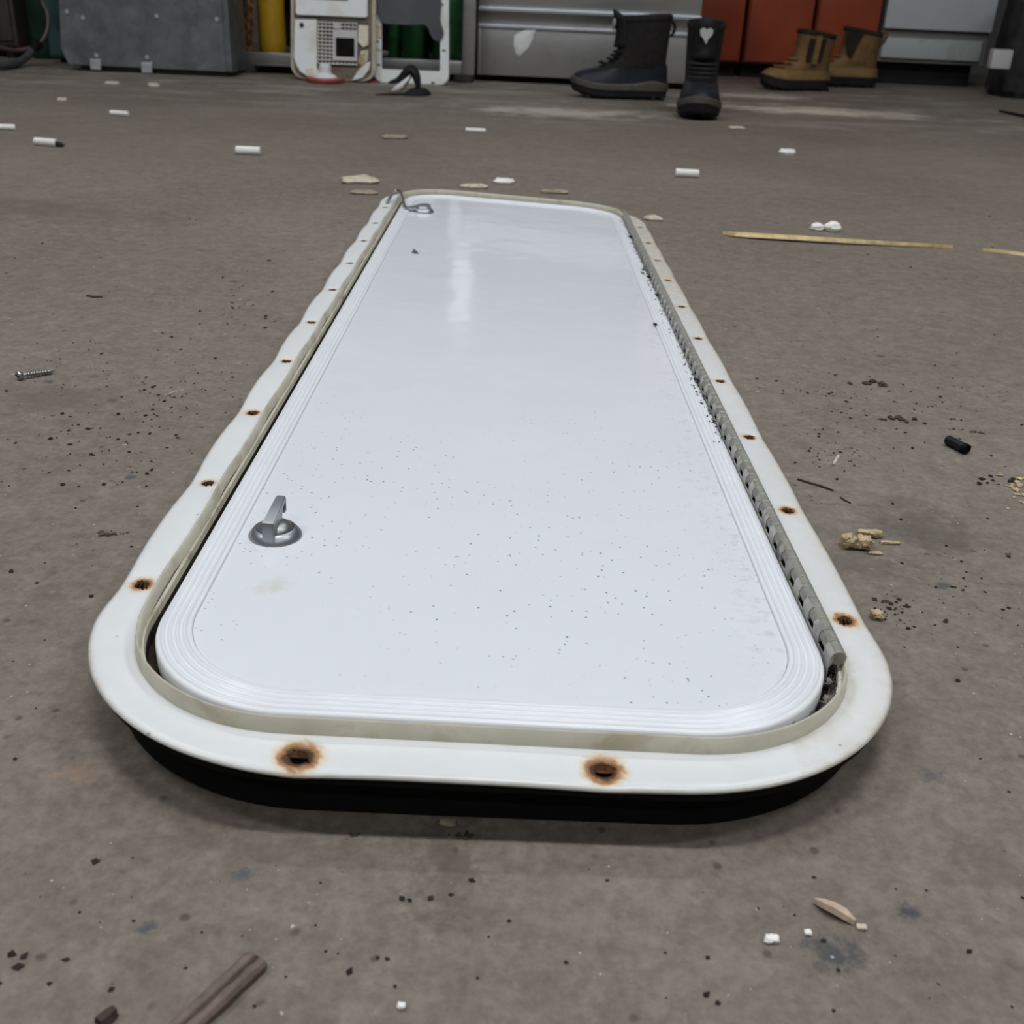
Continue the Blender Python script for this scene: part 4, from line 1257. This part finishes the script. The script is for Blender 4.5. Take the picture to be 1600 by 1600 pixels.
        if gape:
            xh, xt, wt, wh = outline(0.5 * S)
            lens = [(0.035 + 0.085 * math.cos(a) - 0.10 * math.sin(a) * 0.25, 0.52 + 0.15 * math.sin(a)) for a in [2 * PI * j / 20 for j in range(20)]]
            lens = [(x, z) for x, z in ((0.055, 0.67), (0.050, 0.58), (0.035, 0.48), (0.005, 0.40), (-0.03, 0.365), (-0.055, 0.39), (-0.075, 0.46), (-0.115, 0.55), (-0.17, 0.67))]
            MB().prism([(x * S, wh - 0.010 - 0.05 * abs(x + 0.05) * S, z * S) for x, z in lens], (0, 0.016, 0)).build('throat_opening', 'boot_lining', t)
        rs5 = [ring(0.62 * S, 0.005), ring(0.60 * S, 0.006), ring(0.57 * S, 0.005), ring(0.56 * S, 0.0)]
        for k in range(3):
            z = (0.27 + 0.045 * k) * S; xh, xt, wt, wh = outline(z)
            pts = [(xt + 0.006 - 0.05 * S * abs(q) ** 2, q * wt * 0.8, z + 0.008) for q in [-1 + i / 4 for i in range(9)]]
            MB().tube(pts, 0.004, 6).build('lace', 'boot_tan_light', t)
        MB().tube(smooth_path([Vector((-0.46 * S, 0, 0.52 * S)), Vector((-0.50 * S, 0, 0.58 * S)), Vector((-0.52 * S, 0, 0.67 * S)), Vector((-0.47 * S, 0, 0.69 * S))]), 0.008, 6).build('pull_tab', 'boot_tan', t)
    return t


def mid(a, b_):
    return (a + b_) / 2


a_, b_ = G(886, 143), G(1046, 155)
pm = mid(a_, b_)
boot('winter_boot', 'black winter boot standing side-on with its toe to the left', 'black winter boots', (pm.x + 0.0, 4.47, 0), PI + 0.10, 0.375, 'black')
a_ = G(1090, 190)
boot('winter_boot', 'black winter boot with white emblem, toe pointing towards the viewer', 'black winter boots', (a_.x + 0.025, a_.y + 0.195, 0), -PI / 2 - 0.12, 0.37, 'black')
a_ = G(1250, 143)
boot('work_boot', 'tan work boot with its toe at the left, nearer of the tan pair', 'tan work boots', (a_.x - 0.01, a_.y + 0.06, 0), PI + 0.34, 0.345, 'tan')
a_ = G(1330, 139)
boot('work_boot', 'tan work boot with a wide open dark collar, right of the tan pair', 'tan work boots', (a_.x - 0.02, a_.y + 0.14, 0), PI + 0.05, 0.36, 'tan', True)


# ------------------------------------------------------------------ single bits lying on the floor
def pellet(px, py, L, r, rz, material, name, label, cat, group=None, tip=None):
    p = G(px, py)
    t = MB().tube([(-L / 2, 0, r), (-L / 2 + 0.15 * r, 0, r), (L / 2 - 0.15 * r, 0, r), (L / 2, 0, r)], [r * 0.85, r, r, r * 0.85], 10).build(name, material)
    t.location = p; t.rotation_euler = (0, 0, rz)
    tag(t, label, cat, group)
    if tip:
        MB().tube([(L / 2 - 0.001, 0, r * 0.8), (L / 2 + 0.012, 0, r * 0.7), (L / 2 + 0.020, 0.002, r * 0.5)], [r * 0.7, r * 0.6, r * 0.2], 8).build('dark_end', 'crumb_dark', t)
    return t


def chip(px, py, L, W, H, rz, material, name, label, cat, group=None, seed=0, jag=0.25):
    r2 = random.Random(seed * 17 + px); p = G(px, py); n_ = 11
    lo = []; hi = []; md = []
    for j in range(n_):
        a = 2 * PI * j / n_; k = 1 + r2.uniform(-jag, jag)
        x, y = L / 2 * k * math.copysign(abs(math.cos(a)) ** 0.8, math.cos(a)), W / 2 * k * math.copysign(abs(math.sin(a)) ** 0.8, math.sin(a))
        lo.append((x * 0.9, y * 0.9, 0.0002)); md.append((x, y, H * 0.5)); hi.append((x * 0.8, y * 0.8, H * (1 + r2.uniform(-.25, .25))))
    top = [(q[0] * 0.4, q[1] * 0.4, H * (1.05 + r2.uniform(-.15, .15))) for q in hi]
    o = MB().rings([lo, md, hi, top], True, True, True).build(name, material)
    o.location = p; o.rotation_euler = (0, 0, rz)
    tag(o, label, cat, group)
    return o


GW = 'white pellets on the floor'
pellet(72, 228, 0.056, 0.0085, -0.25, 'pellet_white', 'pellet', 'white pellet with a dark end left of the other two near the galvanised box', 'pellet', GW, tip=True)
pellet(388, 242, 0.055, 0.0095, 0.05, 'pellet_white', 'pellet', 'largest white pellet on open floor, left of the door', 'pellet', GW)
pellet(5, 203, 0.06, 0.007, 0.05, 'pellet_white', 'pellet', 'white pellet cut off by the left edge', 'pellet', GW)
pellet(187, 181, 0.055, 0.007, -0.2, 'pellet_white', 'pellet', 'small white pellet on the floor below the galvanised box', 'pellet', GW)
pellet(1073, 277, 0.052, 0.009, -0.05, 'pellet_white', 'pellet', 'white pellet on the floor behind the door, right of its far end', 'pellet', GW)
pellet(743, 207, 0.055, 0.006, 0.0, 'pellet_white', 'pellet', 'thin white pellet halfway between the door and the drawer unit', 'pellet', GW)
GCH = 'pale chips on the floor'
chip(560, 285, 0.075, 0.06, 0.010, 0.3, 'chip_beige', 'wood_chip', 'largest beige chip on the floor beyond the far left corner of the door', 'chip', GCH)
chip(566, 303, 0.055, 0.022, 0.006, 0.0, 'chip_brown', 'wood_chip', 'thin brown chip just below the largest beige chip', 'chip', GCH)
chip(618, 216, 0.070, 0.04, 0.008, 0.2, 'chip_brown', 'wood_chip', 'brown beige chip on the floor before the crumpled strap', 'chip', GCH)
chip(742, 294, 0.052, 0.028, 0.007, 0.0, 'chip_beige', 'wood_chip', 'pale chip touching the far edge of the door, left of two', 'chip', GCH)
chip(788, 286, 0.042, 0.030, 0.008, 0.1, 'pellet_white', 'wood_chip', 'small white chip behind the far edge of the door', 'chip', GCH)
chip(865, 302, 0.062, 0.022, 0.006, 0.0, 'chip_brown', 'wood_chip', 'brown splinter lying along the far edge of the door', 'chip', GCH)
chip(1020, 344, 0.036, 0.03, 0.007, 0.3, 'chip_beige', 'wood_chip', 'small beige chip beside the far right corner of the door', 'chip', GCH)
chip(1231, 241, 0.042, 0.04, 0.012, 0.3, 'pellet_white', 'plaster_bit', 'small white lump on the floor in front of the tan boots', 'lump', GCH)
chip(1148, 201, 0.055, 0.04, 0.007, 0.1, 'chip_beige', 'wood_chip', 'pale chip on the floor just right of the upright black boot', 'chip', GCH)
chip(98, 158, 0.03, 0.03, 0.009, 0.1, 'chip_beige', 'wood_chip', 'pale lump on the floor left below the galvanised box', 'chip', GCH)
chip(176, 132, 0.06, 0.03, 0.009, 0.1, 'chip_beige', 'wood_chip', 'pale chip lying just before the left clip of the galvanised box', 'chip', GCH)
chip(239, 136, 0.05, 0.04, 0.012, 0.1, 'chip_beige', 'wood_chip', 'pale chip lying just before the right clip of the galvanised box', 'chip', GCH)
t = thing('plaster_bit', 'crumpled white lump on the floor above the yellow straw', 'lump', G(1290, 361))
rr = random.Random(5)
for (x, y, s) in ((-0.016, 0.004, .012), (0.012, 0, .016)):
    mb = MB(); rs = []
    for k in range(6):
        z = s * 1.1 * k / 5; f = math.sqrt(max(0.02, 1 - (2 * k / 5 - 0.8) ** 2 / 1.6))
        rs.append([(x + s * f * math.cos(a) * rr.uniform(.8, 1.2), y + s * f * 0.8 * math.sin(a) * rr.uniform(.8, 1.2), z) for a in [2 * PI * j / 10 for j in range(10)]])
    mb.rings(rs, True, True, True).build('lobe', 'pellet_white', t)


def strip(pxs, wid, th, material, name, label, cat, curl=0.0):
    pts = [G(x, y) for x, y in pxs]; o0 = pts[0].copy(); rs = []
    for i, p in enumerate(pts):
        d_ = (pts[min(i + 1, len(pts) - 1)] - pts[max(i - 1, 0)]); d_.z = 0; d_.normalize(); nn_ = Vector((-d_.y, d_.x, 0))
        f = i / (len(pts) - 1); wv = wid[i] if isinstance(wid, list) else wid
        q = p - o0
        z0_ = curl * 4 * f * (1 - f)
        rs.append([q - nn_ * wv + Vector((0, 0, z0_ + .0002)), q + nn_ * wv + Vector((0, 0, z0_ + .0002)), q + nn_ * wv * 0.6 + Vector((0, 0, z0_ + th)), q - nn_ * wv * 0.6 + Vector((0, 0, z0_ + th))])
    o = MB().rings(rs, True, True, True).build(name, material); o.location = o0
    return tag(o, label, cat)


strip([(1130, 366), (1150, 370), (1200, 374), (1260, 378), (1330, 382), (1400, 385), (1488, 388)], [.002, .010, .011, .009, .006, .003, .001], 0.005, 'straw', 'straw', 'long yellow straw tapering to the right on the floor', 'straw', 0.004)
strip([(1535, 392), (1560, 394), (1600, 399), (1650, 406)], [.001, .004, .006, .006], 0.004, 'straw', 'straw', 'short straw end at the right edge of the floor', 'straw')
strip([(1246, 750), (1262, 755), (1280, 760), (1302, 768)], [.0008, .0011, .0011, .0004], 0.0016, 'wood_stick', 'twig', 'thin dark twig beside the hinge side of the door', 'twig')
strip([(1313, 778), (1320, 783), (1329, 787)], [.0005, .0009, .0004], 0.0012, 'wood_stick', 'twig', 'tiny dark twig below the longer twig', 'twig')
strip([(1272, 1410), (1283, 1419), (1300, 1428), (1318, 1436), (1335, 1444)], [.0010, .0022, .0030, .0030, .0012], 0.0026, 'wood_pale', 'wood_shaving', 'curved pinkish wood shaving on the floor in the lower right', 'shaving', 0.003)
strip([(1302, 728), (1306, 720), (1310, 714)], [.0015, .0018, .0015], 0.002, 'crumb_pale', 'splinter', 'small pale splinter on the floor right of the hinge', 'splinter')
strip([(258, 618), (272, 613), (287, 610)], [.0004, .0008, .0005], 0.001, 'crumb_pale', 'splinter', 'thin pale splinter on the floor left of the door', 'splinter')
strip([(136, 463), (147, 465), (160, 465)], [.0015, .0020, .0018], 0.002, 'wood_stick', 'twig', 'short dark twig on the floor above the screw', 'twig')
sp_ = smooth_path([G(x, y) for x, y in ((405, 1506), (385, 1524), (350, 1557), (310, 1594), (265, 1636))], 5)
t = thing('stick', 'blurred dark wooden stick at the bottom left edge', 'stick', (sp_[10].x, sp_[10].y, 0)); O = tuple(t.location)
ax_ = (sp_[-1] - sp_[0]).normalized(); sd_ = Vector((-ax_.y, ax_.x, 0))
for nm_, o_, r_, m_ in (('split_half', -0.0030, 0.0032, 'wood_bark'), ('split_half', 0.0026, 0.0030, 'wood_bark'), ('dark_groove', -0.0003, 0.0021, 'wood_stick')):
    pts = [p + sd_ * o_ + Vector((0, 0, r_ * 0.8 + (0.0012 if nm_ == 'dark_groove' else 0))) for p in sp_]
    MB().tube(pts, [r_ * (0.75 if i in (0, len(pts) - 1) else 1 + 0.05 * math.sin(i * 1.1 + o_ * 900)) for i in range(len(pts))], 9).build(nm_, m_, t, off=O)
strip([(181, 1584), (170, 1592), (155, 1604)], [.002, .003, .003], 0.004, 'wood_stick', 'twig', 'dark twig end at the bottom edge left of the stick', 'twig')

# wood screw
p = G(30, 594); q = G(88, 583)
t = thing('screw', 'steel wood screw lying on the floor left of the door', 'screw', (p.x, p.y, 0), math.atan2(q.y - p.y, q.x - p.x))
Ls = (q - p).length
MB().lathe([(0.0010, -0.0012), (0.0046, -0.0008), (0.0050, 0.0006), (0.0046, 0.0018), (0.0030, 0.0040)], 18, (0, 0, 0.0048), 'x').build('head', 'screw_steel', t)
MB().box((-0.0018, -0.0042, 0.0040), (-0.0008, 0.0042, 0.0056)).build('drive_slot', 'crumb_dark', t, smooth=False)
rs = []
NS = 160; nn = 12
for i in range(NS):
    f = i / (NS - 1); x = 0.004 + (Ls - 0.004) * f
    core = 0.0020 * (1 if f < 0.8 else max(0.05, 1 - (f - 0.8) / 0.2))
    zc = 0.0046 - 0.0020 * f
    ring = []
    for j in range(nn):
        a = 2 * PI * j / nn
        ph = (x / 0.0028 - j / nn) % 1.0
        ridge = max(0, 1 - abs(ph - 0.5) / 0.28) * 0.0012 * (1 if f > 0.12 else 0) * min(1, (1 - f) / 0.15)
        ring.append((x, (core + ridge) * math.cos(a), zc + (core + ridge) * math.sin(a)))
    rs.append(ring)
MB().rings(rs, True, True, True).build('shank', 'screw_steel', t)

# black plug
p = G(1480, 688, 0.004); q = G(1511, 704, 0.004); dv = q - p; L = dv.length
t = thing('plug', 'short black cylindrical plug on the floor at the right', 'plug', (p.x, p.y, 0), math.atan2(dv.y, dv.x))
MB().lathe([(0.0038, 0), (0.0046, 0.001), (0.0046, L * 0.8), (0.0042, L * 0.82)], 14, (0, 0, 0.0048), 'x').build('barrel', 'black_plastic', t)
MB().lathe([(0.0044, L * 0.82), (0.0050, L * 0.84), (0.0050, L * 0.98), (0.0036, L), (0.0030, L * 0.96)], 14, (0, 0, 0.0050), 'x').build('end_collar', 'black_rubber', t)


# foam crumbs by the hinge
def lump(p, sx, sy_, sz, seed, n1=9, n2=16):
    rs = []
    for k in range(n1):
        th = PI * (0.06 + 0.88 * k / (n1 - 1)); ring = []
        for j in range(n2):
            a = 2 * PI * j / n2
            d_ = Vector((math.sin(th) * math.cos(a), math.sin(th) * math.sin(a), math.cos(th)))
            k_ = 1 + 0.28 * noise.noise(d_ * 2.3 + Vector((seed, 0, 0))) + 0.30 * noise.noise(d_ * 5 + Vector((seed, 3, 0)))
            e = [math.copysign(abs(x) ** 0.7, x) for x in d_]
            ring.append((p[0] + e[0] * sx * k_, p[1] + e[1] * sy_ * k_, max(0.0002, p[2] + sz * (e[2] * k_ + 0.9))))
        rs.append(ring)
    return MB().rings(rs, True, True, True)


p = G(1336, 856)
t = thing('foam_chunk', 'tan crumbly foam chunk on the floor beside the hinge side', 'foam', p)
lump((-0.0055, 0.001, 0), 0.0058, 0.0060, 0.0052, 1.3).build('half', 'foam_tan', t)
lump((0.0058, 0, 0), 0.0062, 0.0062, 0.0050, 4.7).build('half', 'foam_tan', t)
for i, (px, py, sx, sy_, sz, lab) in enumerate(((1350, 835, .006, .003, .002, 'small flat tan foam flake just behind the foam chunk, left one'), (1367, 838, .0055, .0045, .0026, 'tan foam flake right behind the foam chunk'), (1391, 850, .008, .0022, .0012, 'thin tan foam flake right of the foam chunk'), (1368, 866, .005, .002, .0010, 'pale sliver in front of the foam chunk'), (1369, 966, .0042, .0042, .0030, 'small tan foam crumb near the near right corner of the door'),
                                                 (1205, 1470, .0034, .0022, .0014, 'bright white crumb on the floor at the lower right'), (1262, 1460, .0018, .0015, .0011, 'tiny white crumb left of the wood shaving end'), (1346, 1451, .0024, .0016, .0009, 'beige crumb at the end of the wood shaving'), (627, 1575, .0018, .0014, .0012, 'tiny cream crumb at the bottom centre'))):
    p = G(px, py)
    o = lump((0, 0, 0), sx, sy_, sz, i * 2.1, 7, 12).build('crumb', 'foam_tan' if i < 5 else ('chip_beige' if i == 7 else 'pellet_white')); o.location = p
    tag(o, lab, 'crumb', 'loose crumbs on the floor')
p = G(1592, 768)
t = thing('sawdust_heap', 'scattered yellowish foam scraps at the right edge of the floor', 'scraps', p)
rr = random.Random(9); mb = MB()
for k in range(46):
    crumb(mb, (rr.gauss(0.004, .014), rr.gauss(0, .022), 0), rr.uniform(.001, .0042), rr, 0.4)
mb.build('flakes', 'foam_tan', t, smooth=False, kind='stuff')
mb = MB()
for k in range(14):
    crumb(mb, (rr.gauss(0, .016), rr.gauss(0.022, .008), 0), rr.uniform(.001, .003), rr, 0.5)
mb.build('dark_flakes', 'crumb_dark', t, smooth=False, kind='stuff')
for i, (px, py, s, lab) in enumerate(((723, 1308, .0042, 'dark reddish crumb on the floor below the near edge of the door'), (552, 1305, .0030, 'small dark round crumb below the near edge, left of centre'), (1361, 600, .011, 'brown clump of dirt on the floor beyond the plug'), (1522, 675, .0055, 'dark lump of dirt next to the black plug'), (1408, 657, .011, 'dark brown dirt clump between the hinge and the plug'), (174, 833, .006, 'brown dirt flake on the floor left of the latch'), (1385, 941, .004, 'dark crumb right of the near hinge end'))):
    p = G(px, py); mb = MB(); rr = random.Random(40 + i)
    for k in range(9):
        crumb(mb, (rr.gauss(0, s * 0.8), rr.gauss(0, s * 0.4), 0), s * rr.uniform(.18, .5), rr, 0.5)
    o = mb.build('dirt_clump', 'dirt_brown', smooth=False); o.location = p
    tag(o, lab, 'dirt', 'dirt clumps on the floor')
MB_p = G(698, 1289); o = lump((0, 0, 0), .0042, .0024, .0014, 8.8, 7, 12).build('flake', 'chip_brown'); o.location = MB_p
tag(o, 'greenish grey flake on the floor under the near edge of the door', 'flake')

# ------------------------------------------------------------------ fine grit all over the floor
def inside_door(x, y):
    return -0.25 < x < 0.245 and 0.39 < y < 2.06


rr = random.Random(21); dk = MB(); pk = MB()
CL = [(1310, 700, 40), (1330, 650, 60), (1420, 650, 60), (1480, 640, 50), (1260, 610, 40), (190, 640, 60), (170, 720, 50), (220, 670, 50), (120, 560, 40), (60, 720, 60), (380, 480, 30), (280, 620, 40), (1480, 920, 60), (1400, 960, 20), (300, 560, 60)]
for k in range(900):
    if k < 470:
        c = rr.choice(CL); p = G(rr.gauss(c[0], c[2]), rr.gauss(c[1], c[2] * 0.6))
    else:
        p = G(rr.uniform(-60, 1660), rr.uniform(330, 1580))
    if inside_door(p.x, p.y) or p.y < 0.1:
        continue
    dist = max(0.4, (p - CAMP).length)
    crumb(dk, p, min(0.0028, abs(rr.gauss(0, 0.0009)) + 0.0005) * (0.6 + 0.3 * dist), rr, 0.5)
for k in range(750):
    p = G(rr.uniform(-60, 1660), rr.uniform(300, 1590))
    if inside_door(p.x, p.y):
        continue
    dist = max(0.4, (p - CAMP).length)
    if dist < 0.75 and rr.random() < 0.6:
        continue
    crumb(pk, p, min(0.0022, abs(rr.gauss(0, 0.00045)) + 0.0003) * (0.6 + 0.3 * dist), rr, 0.4)
o = dk.build('dark_grit', 'crumb_dark', smooth=False); tag(o, 'fine dark grit scattered over the concrete floor', 'grit', kind='stuff')
o = pk.build('pale_grit', 'crumb_pale', smooth=False); tag(o, 'fine pale grit scattered over the concrete floor', 'grit', kind='stuff')
